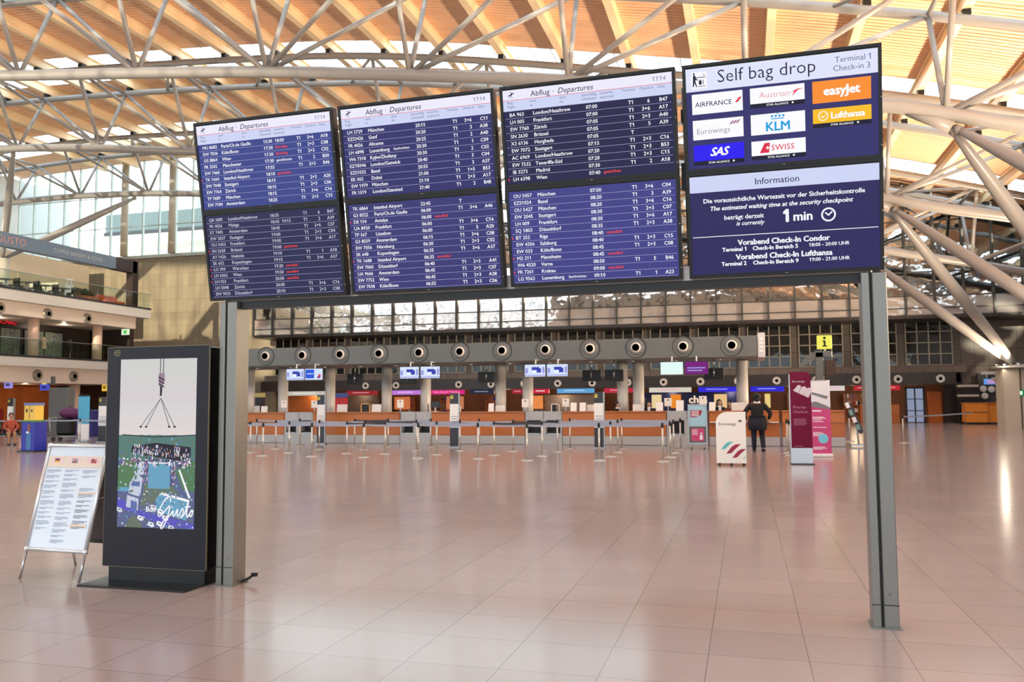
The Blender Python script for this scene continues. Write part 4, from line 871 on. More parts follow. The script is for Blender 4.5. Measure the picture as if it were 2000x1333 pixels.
MB().b2(.2,.55,-.2,.2,2.45,3.0).build('camera_housing', mat('dark_bronze',(70,48,36),.35,.4), t)
t = thing('information_sign', 'glowing yellow square sign with a black letter i', 'sign', (2.82,33.0,3.42), 0)
MB().b2(-.26,.26,-.08,.08,0,.5,0,.02).build('light_box', em('sign_yellow',(244,236,96)), t)
m = MB().b2(-.035,.035,-.086,-.08,.1,.31).b2(-.075,.0,-.086,-.08,.27,.31).b2(-.085,.085,-.086,-.08,.08,.12).lathe([(.05,0),(.05,.006)],(0,-.08,.4),16,0,'Y'); m.build('letter', M_black, t)
t = thing('leaflet_rack', 'slanted leaflet rack leaning at the end of the service desk', 'leaflet rack', (3.42,29.85,0), 0)
MB().prism([(-.24,1.42),(-.14,1.46),(.26,.5),(.16,.44)],-.05,.4).build('slanted_panel', M_dark, t)
MB().tube([(.12,.18,.02),(.05,.18,.75)],.03,8).box((.1,.18,.06),(.5,.5,.05)).build('stand', M_alu, t)
for k in range(4):
    z = 1.36-.24*k; x = -.2+.1*k
    MB().prism([(x-.05,z-.09),(x+.06,z-.05),(x-.0,z+.12),(x-.11,z+.08)],-.075,-.052).build('leaflet', [M_paper, mat('leaflet_green',(110,150,140),.6)][k%2], t)
# ------------------------------------------------------------------ things on the desks
def plate(name, px, py0, py1, wpx, m, lab, cat, Y=30.15, tilt=.0, grp=None):
    b = at(px,py1,Y); tp = at(px,py0,Y); w = wpx/53.0*(Y/30); h = tp.z-b.z
    o = MB().prism([(-w/2,0),(w/2,0),(w/2,h),(-w/2,h)],-.012,.012).b2(-w/4,w/4,-.012,.1,0,.012).build(name, m, None, (b.x,Y,1.2)); o.rotation_euler = (-.12,0,tilt)
    return tag(o, lab, cat, grp)
M_plexi = mat('milky_screen_plate',(222,220,214),.3)
M_papw = mat('warm_notice_paper',(246,238,230),.6)  # notice paper, a little warmer than the plain white paper
for px,y0,y1,w_,lab in ((516,792,804,14,'white tilted display back on the desk by the silver gantry leg'),(668,789,804,22,'wide white display back on the long desk before the first red shop sign'),(735,789,804,20,'wide white display back beside the wooden easel sign'),(892,791,802,17,'white display back next to the middle poster pillar'),(977,790,802,19,'white display back at the foot of the sixth column'),(1155,789,802,17,'white display back behind the poster pillar nearest the white sign box'),(1247,788,801,21,'white display back at the foot of the twin columns'),(1442,784,800,24,'broad white display back next to the dark haired clerk')):
    plate('desk_monitor',px,y0,y1,w_,M_plexi,lab,'monitor',30.35,.1)
for px,y0,y1,w_,lab in ((959,786,802,11,'upright white notice on the desk left of the sixth column'),(1120,785,802,12,'upright printed notice, left one of two on the desk before the sideways clerk'),(1138,785,802,12,'upright printed notice, right one of two on the desk before the sideways clerk'),(1288,783,800,13,'upright white notice beside the seated man in white shirt'),(1391,783,800,11,'pinkish upright notice beside the dark haired clerk'),(1328,793,814,14,'white notice plate on the dark belt unit near the trolley')):
    plate('desk_notice',px,y0,y1,w_,M_papw,lab,'notice',30.1,-.1)
for px,y0,y1,lab in ((555,783,797,'white notice on a stem before the second column'),(614,783,797,'white notice on a stem behind the poster pillar near the gantry leg'),(782,781,797,'white notice on a stem before red shop displays'),(1026,780,796,'white notice on a stem before the seventh column'),(1105,779,795,'white notice on a stem above the belt unit below the third monitor pair'),(1305,778,794,'white notice on a stem beside the cash desk screen'),(1373,774,790,'white notice on a stem above the trolley')):
    b = at(px,y1,30.45); tp = at(px,y0,30.45); t = thing('stem_notice', lab, 'notice', (b.x,30.45,1.2), 0)
    h = b.z-1.2; H2 = tp.z-b.z
    MB().prism([(-.13,h),(.13,h),(.13,h+H2),(-.13,h+H2)],-.012,.012).build('board', M_papw, t); MB().b2(-.015,.015,0,.03,0,h+.05).lathe([(.08,0),(.08,.015),(.02,.02)],(0,.015,0),14).build('stand', M_alu, t); MB().box((0,-.016,h+H2*.75),(.05,.006,.05)).build('printed_mark', mat('print_navy',(60,60,110),.6), t)
t = thing('easel_sign','small wooden framed blackboard standing on the desk','sign',(at(714,800,30.3).x,30.3,1.2))
MB().b2(-.2,-.16,-.02,.02,0,.34).b2(.16,.2,-.02,.02,0,.34).b2(-.2,.2,-.02,.02,.3,.34).build('frame', mat('pale_wood',(214,160,96),.5), t); MB().b2(-.16,.16,-.005,.01,.04,.3).build('board', M_black, t)
t = thing('easel_sign','second framed board on the belt unit under the third monitor pair','sign',(at(1085,798,30.3).x,30.3,1.2))
MB().b2(-.16,-.13,-.02,.02,0,.28).b2(.13,.16,-.02,.02,0,.28).b2(-.16,.16,-.02,.02,.25,.28).build('frame', M_white, t); MB().b2(-.13,.02,-.005,.01,.0,.25).build('board', M_black, t)
for px,lab in ((850,'tilted desk computer on the desk beside the poster pillar in the middle'),):
    t = thing('desk_computer',lab,'computer',(at(px,795,30.5).x,30.5,1.2)); MB().box((0,0,.27),(.36,.04,.22)).b2(-.3,-.27,-.02,.02,0,.32).b2(.27,.3,-.02,.02,0,.32).build('screen', M_dark, t); MB().b2(-.02,.02,0,.04,0,.2).b2(-.15,.15,-.06,.1,0,.015).build('foot', M_white, t)
# ------------------------------------------------------------------ rear shops
SY = 58.6
def shop_sign(px0, px1, c, lab, writing=None, glow=True, z0=2.1, z1=2.46):
    a = at(px0,765,SY).x; b_ = at(px1,765,SY).x; t = thing('shop_sign', lab, 'shop sign', ((a+b_)/2,SY,z0), 0, 'lit signs over the rear shops'); w = (b_-a)/2; h = z1-z0
    nm = 'sign_%02x%02x%02x'%c
    MB().b2(-w,w,0,.2,0,h).build('light_box', em(nm,c) if glow else mat(nm,c,.4), t)
    m = MB()
    if writing: put(m,writing,0,h*.3,h*.62,-.01,0,.004,0,'CENTER')
    else: m.quad((-w*.6,-.01,h*.42),(w*.5,-.01,h*.42),(w*.5,-.01,h*.58),(-w*.6,-.01,h*.58))
    m.build('lettering', em('sign_lettering_%02x'%c[0], tuple(min(255,int(v*.5+140)) for v in c)), t)
for a in ((557,636,(196,188,176),'pale unlit shop sign above the orange rear wall'),(677,735,(150,34,40),'dull red shop sign left of the third column'),(766,820,(190,120,214),'lilac and pink shop sign between two columns'),(838,906,(214,34,120),'bright magenta ticket shop sign with white writing','Rebooking & Ticketing'),(918,965,(30,34,56),'dark navy shop sign with small white writing'),(1000,1022,(160,30,50),'short red shop sign left of the seventh column'),(1040,1072,(196,30,60),'red shop sign right of the seventh column'),(1088,1160,(96,160,210),'light blue shop sign'),(1180,1238,(186,40,60),'red shop sign left of the twin columns'),(1268,1350,(214,208,190),'long white shop sign over the glowing kiosk'),(1364,1440,(50,40,214),'deep blue lit sign with pale writing left of a column'),(1466,1532,(46,38,206),'deep blue lit sign right of a column'),(1614,1650,(214,206,198),'white rear sign behind the roll-up banner'),(1668,1700,(170,30,40),'red rear sign touching the right gantry leg'),(1722,1758,(186,34,44),'red rear sign right of the right gantry leg')): shop_sign(*a)  # pale unlit sign also glows, its brightness put in as emission
M_shopw = mat('warm_shop_wall',(150,96,66),.6,0,.25,.8)
struct(MB().b2(-36.2,13.3,63.8,64,0,3.2).build('wall_shop_back', M_shopw))
def bay(px0,px1,m,z0,z1,y,lab,cat,name,d=.3):
    a = at(px0,790,y).x; b_ = at(px1,790,y).x
    return tag(MB().b2(a,b_,y,y+d,z0,z1).b2(a+.1,b_-.1,y-.03,y,z0+(z1-z0)*.45,z0+(z1-z0)*.52).build(name,m),lab,cat)
bay(1680,1756,M_wood,0,1.2,58.2,'orange wooden counter at the far end right of the information post','counter','shop_counter',.8)
bay(1250,1440,mat('navy_shop_panel',(24,36,92),.5),0,2.1,60.5,'navy rear kiosk wall with glowing pale openings','kiosk wall','kiosk_wall')
bay(640,740,mat('brown_rear_partition',(92,74,64),.5),0,2.1,61,'brown rear partition behind the desk left of the third column','partition','rear_partition')
bay(560,620,M_orange,0,2.1,60.8,'orange rear wall section by the first poster pillar','partition','rear_partition')
bay(1064,1180,mat('grey_rear_partition',(140,124,112),.5),0,2.0,61,'grey rear partition under the light blue shop sign','partition','rear_partition')
bay(480,556,mat('taupe_rear_partition',(96,84,74),.5),0,2.6,60.5,'taupe rear wall by the gantry leg','partition','rear_partition')
for px0,px1,c_,lab in ((1273,1292,(255,226,170),'warm glowing window of the navy kiosk, by its orange panel'),(1310,1330,(255,150,40),'glowing orange panel in the navy kiosk'),(1395,1420,(255,210,150),'warm glowing window behind the dark haired clerk'),(1030,1060,(255,150,80),'orange lit niche right of the seventh column'),(770,800,(220,120,70),'warm lit display behind the desk between two columns'),(872,905,(214,130,90),'warm lit display by the middle poster pillar'),(1494,1505,(255,220,140),'narrow warm light strip behind the walking person')):
    o = bay(px0,px1,em('glow_%d'%px0,c_,.8),1.0,1.95,60.2,lab,'lit display','lit_display',.1); 
m = MB(); p_ = at(1345,785,60.42); put(m,'chm',0,0,.75,0,0,.02); tag(m.build('glowing_letters', em('letter_glow',(255,226,190)), None, (p_.x,60.42,1.35)),'large glowing letters on the navy kiosk','letters')
for px,c_,lab in ((462,(176,40,52),'red standing display left of the first column'),(662,(190,24,34),'red standing display right of the third column')):
    b = at(px,800,44); t = thing('display_stand',lab,'display stand',(b.x,44,0)); MB().b2(-.4,.4,0,.3,0,1.85,0,.02).build('body', mat('stand_%d'%px,c_,.4), t); MB().b2(-.42,.42,-.02,.32,1.85,2.1).build('header', mat('stand_blue_header',(60,80,150),.4), t)
for px,lab in ((500,'dark vending kiosk with yellow header behind the desk near the gantry leg'),):
    b = at(px,800,44); t = thing('vending_kiosk',lab,'kiosk',(b.x,44,0)); MB().b2(-.35,.35,0,.4,0,1.9).build('body', M_dark, t); MB().b2(-.36,.36,-.02,.4,1.9,2.15).build('header', mat('ochre_header',(190,176,110),.5), t); MB().b2(-.25,.25,-.02,0,.9,1.4).build('display', M_plexi, t)
# far right
tag(MB().b2(9.95,10.05,59.8,60,0,2.3).b2(11.0,11.1,59.8,60,0,2.3).b2(9.95,11.1,59.8,60,2.2,2.3).b2(10.48,10.56,59.82,59.98,0,2.2).b2(10.0,11.05,59.84,59.96,.75,.8).b2(10.0,11.05,59.84,59.96,1.5,1.55).quad((10.0,59.9,.05),(11.05,59.9,.05),(11.05,59.9,2.2),(10.0,59.9,2.2),1).build('glazed_door', [M_dark, em('glowing_frosted_pane',(150,160,186),.8)]),'glazed double door with six pale panes at the far end','door')  # pane brightness is put in as emission; the door holds no lamp
tag(MB().b2(11.3,12.1,59.9,60,0,2.0).b2(11.36,12.04,59.87,59.9,.2,1.9).box((11.45,59.85,1.0),(.03,.05,.15)).build('wooden_door', mat('orange_door',(206,104,30),.4,0,.1,3)),'orange wooden door at the far end beside the glazed door','door')
tag(MB().b2(12.2,13.2,59.5,60,0,2.6).build('dark_partition', M_brown),'dark brown partition at the end of the ring nozzle band','partition')
tag(MB().prism([(-.25,0),(.25,0),(.28,1.2),(.1,1.6),(-.1,1.3)],0,.1).build('glass_gate', M_concrete, None, (13.2,58.6,0)),'pale angled gate panel before the dark partition','gate')
t = thing('ticket_counter','lit orange wooden counter at the far end near the concrete pier','counter',(13.6,56.0,0))
MB().b2(-1.0,.18,0,1.0,.12,1.26).b2(.2,1.3,.15,1.1,.12,1.26).build('front', mat('sunlit_cherry',(226,140,52),.35,0,.1,2), t); MB().b2(-1.03,.2,-.02,.0,.7,.74).build('shadow_gap', M_brown, t); MB().b2(-1.05,1.35,-.05,1.1,1.26,1.3).build('top', M_woodh, t); MB().b2(-.9,1.2,.1,1,0,.12).build('plinth', M_dark, t)  # front wood coloured brighter as if sunlit; dark strip drawn for the gap
t = thing('shelf_cabinet','dark shelf cabinet with pale boards behind the far wooden counter','cabinet',(13.3,58.0,0)); MB().b2(-.6,.5,0,.5,0,2.3).build('body', M_black, t)
for z in (2.25,1.65): MB().b2(-.62,.52,-.03,.5,z,z+.14).build('shelf_board', M_concrete, t)
for k,(px,py) in enumerate(((1920,760),(1936,761),(1923,774))):
    b = at(px,py,58.8); o = MB().lathe([(.19,0),(.2,.04),(.17,.05),(.005,.05)],(0,0,0),20,0,'Y').build('wall_clock', M_white, None, (b.x,58.8,b.z)); tag(o,['round white wall clock, upper one nearer the shelf cabinet','round white wall clock, upper one nearer the concrete pier','round white wall clock, lowest of the three behind the far counter'][k],'clock','clocks on the far office wall')
tag(MB().b2(14.0,16.5,58.85,59.2,1.2,3.1).build('office_partition', M_dark),'dark office partition carrying round clocks','partition')
t = thing('hanging_sign','blue and pink hanging sign over the far wooden counter','sign',(13.75,54.5,2.35)); MB().b2(-.45,.35,0,.12,0,.32).build('light_box', em('sign_sky',(96,150,220)), t); MB().b2(-.3,.2,-.02,0,.05,.25).build('picture', em('sign_pinkish',(190,140,190)), t); MB().tube([(-.3,.06,.3),(-.3,.06,.6)],.03,6).tube([(.6,.06,-2.35),(.6,.06,.6)],.04,8).tube([(.25,.06,.3),(.25,.06,.6)],.03,6).b2(-.6,.8,-.0,.12,.58,.75).build('hanger', M_fascia, t)
t = thing('canopy','pale oval canopy with red edge beside the concrete pier','canopy',(13.5,50.5,2.45)); MB().lathe([(.02,.0),(.7,.05),(.85,.12),(.8,.2),(.02,.22)],(0,0,0),20).build('roof', M_fascia, t); MB().b2(-.8,.2,-.6,-.5,-.1,.05).build('red_edge', M_red, t); [MB().tube([(-.6+.3*k,0,.2),(-.6+.3*k,0,.55)],.03,6).build('spot', M_chrome, t) for k in range(5)]
o = MB().b2(-.3,.3,0,.06,0,.3).quad((-.22,-.005,.06),(-.02,-.005,.06),(-.02,-.005,.24),(-.22,-.005,.24),1).build('exit_sign',[em('exit_green',(20,120,60)),em('exit_white',(230,250,235))],None,(at(1998,768,47.0).x,47.0,at(1998,768,47).z-.15)); tag(o,'green exit sign on the concrete pier at the frame edge','exit sign')

for k,x in enumerate((-33,-29,-25,-21,-17,-13,-9,-5,-1,3,7,10.5)):
    lamp('shop_lamp','POINT',(x,60.3,2.05),48,(1.0,.74,.48),None,.4)
for k in range(12):
    x = -33.5+3.7*k; t = thing('goods_shelf','dim shelf of small goods, %s from the gantry leg, in the rear shops'%ORDN[k],'shelf',(x,62.6,0),0,'goods shelves in the rear shops')
    MB().b2(-.7,.7,0,.4,0,.1).b2(-.72,-.68,0,.4,0,1.9).b2(.68,.72,0,.4,0,1.9).b2(-.7,.7,.36,.4,0,1.9).b2(-.7,.7,0,.4,.6,.64).b2(-.7,.7,0,.4,1.1,1.14).b2(-.7,.7,0,.4,1.6,1.64).build('shelf_frame', M_wood, t)
    m = MB(); [m.box((random.uniform(-.6,.6),.15,z+.12),(.12,.14,.2+.1*random.random()),random.randrange(4)) for z in (.64,1.14,1.64) for _ in range(7)]
    g = m.build('goods',[M_red,M_paper,M_blue,mat('goods_ochre',(190,140,60),.5)], t); g['kind'] = 'stuff'
lamp('pier_fill_light','POINT',(12.1,46.7,3.3),50,(1.0,.88,.68),None,.12)  # fill light added to brighten the pier, no fixture of its own
# ------------------------------------------------------------------ left gallery
GXP = -40.0
M_slabp = mat('pale_gallery_band', (200,196,190), .5, 0, .04, 2); M_slabw = mat('warm_gallery_band', (214,198,184), .5, 0, .04, 2)
t = MB().b2(-62,GXP,18,50.05,7.5,8.1).b2(-62,GXP-.45,18,49.1,6.72,7.5,1).b2(GXP-.02,GXP+.03,18,50.05,8.1,8.22,2)
struct(t.build('trim_4', [M_slabp,M_slabw,M_dark]), 'upper pale balcony slab of the gallery with ring nozzles', 'balcony')
t = MB().b2(-62,GXP,18,50.05,3.78,4.3).b2(-62,GXP-.45,18,49.1,2.85,3.78,1).b2(GXP-.02,GXP+.03,18,50.05,4.3,4.42,2)
struct(t.build('trim_5', [M_slabp,M_slabw,M_dark]), 'lower pale balcony slab of the gallery with ring nozzles', 'balcony')
for z,ys_,lv in ((7.02,(34.6,38.0,41.4,44.6),'upper'),(3.3,(34.9,37.8,40.8,43.6),'lower')):
    for k,y in enumerate(ys_):
        o = MB().lathe([(.33,0),(.33,.06),(.3,.12),(.24,.1),(.005,.09)],(0,0,0),22,0,'X').lathe([(.005,.105),(.14,.105)],(0,.05,0),18,1,'X').build('air_nozzle',[mat('nozzle_taupe',(140,132,120),.35,.3),M_black],None,(GXP-.44,y,z)); tag(o,'%s round nozzle from the frame edge on the %s balcony band'%(['first','second','third','fourth'][k],lv),'air nozzle','nozzles on the balcony bands')
M_gcol = mat('pinkish_column_paint',(196,168,150),.5)
for y in (35.6,41.2,46.4): struct(MB().tube([(-41.2,y,4.3),(-41.2,y,6.75)],.3,18).build('column', M_gcol))
for y in (33.0,38.6,45.0): struct(MB().tube([(-41.6,y,0),(-41.6,y,2.86)],.32,18).build('column', M_gcol))
for z,lab in ((8.2,'upper'),(4.4,'lower')):
    t = thing('glass_balustrade','clear glass balustrade with thin rail along the %s balcony'%lab,'balustrade',(GXP+.02,34,z),0,'balcony balustrades')
    for k in range(10): MB().quad((0,-12+2.8*k,.0),(0,-9.3+2.8*k,.0),(0,-9.3+2.8*k,.95),(0,-12+2.8*k,.95)).build('pane', M_rail_glass, t)
    MB().tube([(0,-12,.97),(0,16,.97)],.02,8).build('rail', M_alu, t)
# coffee bar frame
M_bar = mat('slate_blue_sign_beam',(96,112,132),.4,0,.05,1); M_bard = mat('dark_frame_brown',(44,28,24),.4)
t = thing('coffee_bar_sign','slate blue sign beam with orange and pale lettering above the balcony','sign frame',(GXP-.3,40,8.1),0)
MB().b2(-.25,.25,-20,6.6,2.4,3.2).build('beam', M_bar, t); MB().b2(-.26,.26,6.6,8.6,2.38,3.2).b2(-.26,.26,8.2,8.75,0,3.2).build('end_post', M_bard, t)
m = MB(); fn = lambda p: (.256,p[0],p[2])
put(m,'GUSTO',-.66,2.6,.6,0,0,-.012,0,'RIGHT',1.05,1.0,fn); put(m,'COFFEE BAKERY & FOOD',1.3,2.66,.36,0,1,-.002,0,'LEFT',1.0,1.0,fn)
m.build('lettering',[mat('salmon_letter',(232,150,120),.4),mat('pale_letter',(176,180,184),.4)], t)
# upper level furniture
M_chair = mat('dark_chair_shell',(34,34,34),.5); M_table = mat('dark_table_top',(70,66,62),.4)
def chair(x,y,rz,label):
    t = thing('cafe_chair',label,'chair',(x,y,8.1),rz,'dark chairs on the upper balcony')
    MB().box((0,0,.45),(.44,.44,.05),0,0,.01).build('seat', M_chair, t); MB().prism([(-.2,.48),(.2,.48),(.19,.9),(-.19,.9)],.19,.22).build('backrest', M_chair, t)
    for sx in (-.19,.19):
        for sy in (-.19,.19): MB().tube([(sx*.9,sy*.9,.43),(sx,sy,0)],.013,6).build('leg', M_alu, t)
    return t
c0 = None; t0 = None
for k in range(6):
    y = 36.2+1.45*k; lab = 'small dark round cafe table, %s from the frame edge along the upper balcony'%ORDN[k]
    if t0 is None:
        t0 = thing('cafe_table',lab,'table',(-41.2,y,8.1),0,'cafe tables on the upper balcony'); MB().lathe([(.36,.72),(.38,.735),(.36,.75)],(0,0,0),20).build('table_top', M_table, t0); MB().tube([(0,0,.03),(0,0,.72)],.03,8).build('column_leg', M_alu, t0); MB().lathe([(.24,0),(.24,.015),(.04,.04)],(0,0,0),16).build('foot', M_alu, t0)
    else: dup(t0,(-41.2,y,8.1),lab)
    if k == 6: continue
    for dx,dy,rz,sd in ((.0,-.55,math.pi,'on the frame side of'),(.05,.55,0,'on the far side of'),(-.6,.1,math.pi/2,'behind')):
        lb = 'dark cafe chair %s the %s balcony table from the frame edge'%(sd,ORDN[k])
        if c0 is None: c0 = chair(-41.2+dx,y+dy,rz,lb)
        else: dup(c0,(-41.2+dx,y+dy,8.1),lb,rz)
for k in range(6):
    y = 37.0+1.5*k
    dup(t0,(-43.7,y,8.1),'small dark round cafe table, %s from the frame edge in the inner balcony row'%ORDN[k])
    for dx,dy,rz,sd in ((.0,-.55,math.pi,'on the frame side of'),(.05,.55,0,'on the far side of')):
        if k < 4: dup(c0,(-43.7+dx,y+dy,8.1),'dark cafe chair %s the %s table of the inner balcony row'%(sd,ORDN[k]),rz)
for k,(y,lab) in enumerate(((36.9,'white easel shaped stand by the balcony edge near the frame side'),(44.6,'white folded stand on the balcony before the seated guests'))):
    t = thing('display_stand',lab,'display stand',(-41.9,y,8.1),.4); MB().prism([(-.3,0),(-.22,0),(-.05,1.5),(-.12,1.5)],-.03,.03).prism([(.3,0),(.22,0),(.05,1.5),(.12,1.5)],-.03,.03).box((0,0,1.5),(.4,.06,.08)).build('frame', M_white, t); MB().box((0,0,.9),(.5,.03,.5)).build('board', M_paper, t)
t = thing('orange_sofa','low orange sofa on the upper balcony near the dark frame post','sofa',(-41.3,47.6,8.1),math.pi/2); MB().box((0,0,.25),(1.9,.8,.34),0,0,.03).build('seat', mat('orange_upholstery',(196,90,50),.7), t); MB().box((0,.34,.55),(1.9,.16,.5),0,0,.03).build('backrest', mat('orange_upholstery',(196,90,50),.7), t)
t = thing('planter','rust coloured planter box with dark shrubs on the upper balcony','planter',(-41.3,45.6,8.1),math.pi/2); MB().box((0,0,.25),(1.6,.5,.5)).build('box', mat('rust_box',(150,84,54),.6), t)
m = MB(); [m.ball((random.uniform(-.7,.7),random.uniform(-.15,.15),.6+random.uniform(-.05,.2)),random.uniform(.12,.22),8) for _ in range(14)]; m.build('shrub', mat('dark_leaves',(34,40,30),.8,0,.3,9), t)
tag(MB().b2(-58,-47,58.0,58.6,8.1,10.6).build('service_wall', mat('brown_service_wall',(70,56,44),.5)),'low dark brown service wall behind the balcony tables','wall block') if 0 else None
t = thing('bar_block','pale bar block with dark doorway behind the balcony tables','bar',(-46.5,51.5,8.1)); MB().b2(-5,-2.4,-.5,.5,0,2.5).build('wall', M_concrete, t); MB().b2(-2.4,-1.2,-.2,.5,0,2.1).build('doorway', M_brown, t)
struct(MB().b2(-62,-52.5,18,58,8.1,13).build('wall_gallery_upper', mat('cream_gallery_wall',(196,176,148),.6)))
# middle level shop front
def stripes(name):
    m = bpy.data.materials.new(name); m.use_nodes = True; n = m.node_tree.nodes; l = m.node_tree.links; b = n['Principled BSDF']
    t = n.new('ShaderNodeTexCoord'); mp = n.new('ShaderNodeMapping'); mp.inputs['Scale'].default_value = (1,2.2,2.6); v = n.new('ShaderNodeTexVoronoi'); v.inputs['Scale'].default_value = 6.5
    h = n.new('ShaderNodeHueSaturation'); h.inputs['Saturation'].default_value = .6; h.inputs['Value'].default_value = .4
    l.new(t.outputs['Object'],mp.inputs[0]); l.new(mp.outputs[0],v.inputs['Vector']); l.new(v.outputs['Color'],h.inputs['Color']); l.new(h.outputs[0],b.inputs['Base Color']); b.inputs['Roughness'].default_value = .4; return m
M_goods = stripes('shop_goods')
struct(MB().b2(-62,-44,18,48.8,4.3,6.72).build('wall_shop_front', M_brown))
for k in range(4):
    y = 34.6+3.4*k; t = thing('shop_window','dark shop window full of coloured goods on the middle gallery, %s from the frame edge'%['first','second','third','fourth'][k],'shop window',(-43.95,y,4.3),0,'shop windows of the middle gallery')
    MB().b2(-.03,0,-1.6,1.6,.05,2.0).build('goods', M_goods, t); MB().b2(0,.06,-1.65,-1.55,0,2.1).b2(0,.06,1.55,1.65,0,2.1).b2(0,.06,-.04,.04,0,2.0).b2(0,.06,-1.6,1.6,1.98,2.1).build('window_frame', M_black, t); MB().quad((.05,-1.6,.05),(.05,1.6,.05),(.05,1.6,2.0),(.05,-1.6,2.0)).build('pane', M_glass, t)
t = thing('shop_lettering','glowing red shop lettering cut by the frame edge','sign',(-43.85,atx(32,632,-43.85).y-1.75,atx(32,632,-43.85).z)); m = MB(); put(m,'SCHAU',1.75,-.1,.42,0,0,.006,0,'RIGHT',1.0,1.0,lambda p:(.02,p[0],p[2])); m.build('letters', em('sign_red_glow',(244,36,44)), t); MB().b2(-.06,0,-4,1.8,-.16,.36).build('backing', M_black, t)
def mannequin(y, c, lab):
    t = thing('clothes_dummy',lab,'mannequin',(-42.6,y,4.3)); MB().tube([(0,0,.0),(0,0,.8)],.02,8).lathe([(.16,0),(.16,.02),(.02,.04)],(0,0,0),14).build('stand', M_chrome, t); MB().lathe([(.12,.75),(.19,.85),(.15,1.1),(.2,1.35),(.08,1.45),(.05,1.52)],(0,0,0),14).build('torso', mat('cloth_%02x%02x'%(c[0],c[1]),c,.8), t)
mannequin(42.6,(180,40,44),'clothes dummy in red before the middle gallery shop'); mannequin(43.4,(206,190,160),'cream clothes dummy beside the red one'); mannequin(45.6,(30,30,34),'black clothes dummy beside the last gallery column')
t = thing('exit_sign','green running man exit sign hanging under the upper balcony end','exit sign',(-40.6,48.3,6.25)); MB().b2(-.3,.3,-.03,.03,0,.4).build('light_box', em('exit_pale',(226,244,214)), t); m = MB(); m.quad((-.12,-.035,.08),(.12,-.035,.08),(.12,-.035,.32),(-.12,-.035,.32)); m.build('pictogram', em('exit_figure_green',(80,196,70)), t); MB().tube([(0,0,.4),(0,0,.5)],.02,6).build('hanger', M_alu, t)
# ground level
struct(MB().b2(-62,-47,18,58,0,2.85).build('wall_ground_left', M_orange)); struct(MB().b2(-62,-41,49.2,49.6,0,6.72).build('wall_gallery_end', M_brown))
tag(MB().b2(-46.8,-46.2,34,44,0,1.3).build('red_counter', mat('dark_red_counter',(130,34,26),.5)),'long dark red counter along the ground floor gallery wall','counter')
tag(MB().b2(-.55,.55,0,.5,0,2.4,0,.01).build('grey_partition', M_grey, None,(-32.6,34.2,0)),'tall plain grey partition behind the luggage trolley','partition')
tag(MB().b2(-.62,.62,0,.6,0,1.3,0,.03).b2(-.5,.5,-.02,0,.6,1.2).build('blue_container', mat('navy_container',(24,28,104),.45), None,(-31.0,34.0,0)),'dark blue container beside the grey partition','container')
t = thing('cyan_banner','cyan roll-up banner with white foot beside the black totem','banner',(at(162,860,29.6).x,29.6,0)); MB().b2(-.28,.28,0,.02,.75,1.9).build('cyan_sheet', mat('cyan_print',(80,170,204),.5), t); MB().b2(-.28,.28,0,.02,.1,.75).build('white_sheet', M_paper, t); MB().b2(-.3,.3,-.1,.1,0,.1,0,.02).build('cassette', M_alu, t); MB().b2(-.28,.28,-.0,.03,1.9,1.98).build('top_rail', M_black, t)
tag(MB().b2(-.12,.12,0,.2,0,1.1,0,.02).build('red_bin', M_red, None,(at(197,860,31).x,31,0)),'narrow red bin behind the poster pillar by the totem','bin')
t = thing('waste_station','tall blue bin with yellow double flaps on top before the bench','waste bin',(-23.05,22.95,0),math.radians(-4))
MB().b2(-.3,.3,0,.5,.05,1.0,0,.015).build('blue_body', M_blue, t); MB().b2(-.42,.32,-.04,.5,0,.05).build('foot', M_dark, t)
MB().b2(-.24,.22,.05,.4,1.06,1.55).build('yellow_flaps', mat('yellow_bin_panel',(224,188,80),.45), t); MB().b2(-.26,.24,.04,.42,1.55,1.64).build('header', mat('bin_header',(90,110,160),.4), t); MB().b2(-.3,.3,.0,.42,1.0,1.06).build('green_rim', mat('bin_rim_green',(70,120,60),.5), t)
m = MB().b2(-.02,.0,.045,.05,1.1,1.52).b2(-.17,-.1,.04,.05,1.32,1.44).b2(.06,.12,.04,.05,1.34,1.42); m.build('flap_marks', M_dark, t)
MB().b2(-.06,.14,-.006,0,.08,.66).build('poster_strip', mat('bin_poster_teal',(46,110,160),.4), t); MB().b2(.0,.1,-.008,0,.7,.92).build('brown_label', mat('bin_label_brown',(130,80,40),.5), t); MB().box((0,-.012,.66),(.12,.02,.06),0,0,.006).build('white_handle', M_white, t)
t = thing('luggage_trolley','dark luggage trolley loaded with bags behind the belt posts','luggage trolley',(-28.2,30.2,0),.2)
MB().tube([(-.6,-.25,.2),(.6,-.25,.2),(.6,.25,.2),(-.6,.25,.2),(-.6,-.25,.2)],.025,8).tube([(-.6,-.25,.2),(-.7,-.25,1.0),(-.7,.25,1.0),(-.6,.25,.2)],.025,8).build('frame', M_chrome, t)
for x,y in ((-.5,-.25),(-.5,.25),(.55,0)): MB().tube([(x,y-.03,.09),(x,y+.03,.09)],.09,14).build('wheel', M_black, t)
MB().box((0,0,.24),(1.1,.5,.04)).build('deck', M_dark, t)
tag(MB().box((0,0,.36),(.75,.45,.7),0,0,.08).tube([(-.2,0,.7),(-.15,0,.8),(.15,0,.8),(.2,0,.7)],.02,8).build('black_suitcase', M_black, None,(-28.3,30.2,.26)),'black suitcase standing on the luggage trolley','suitcase')
m = MB().ball((0,0,.22),(.55,.3,.24),14).ball((.35,0,.2),(.3,.26,.2),12).tube([(-.2,0,.42),(0,0,.52),(.2,0,.42)],.02,8); tag(m.build('purple_bag', mat('purple_nylon',(90,30,80),.6), None,(-28.1,30.2,.98)),'soft purple bag lying on top of the black suitcase','bag')
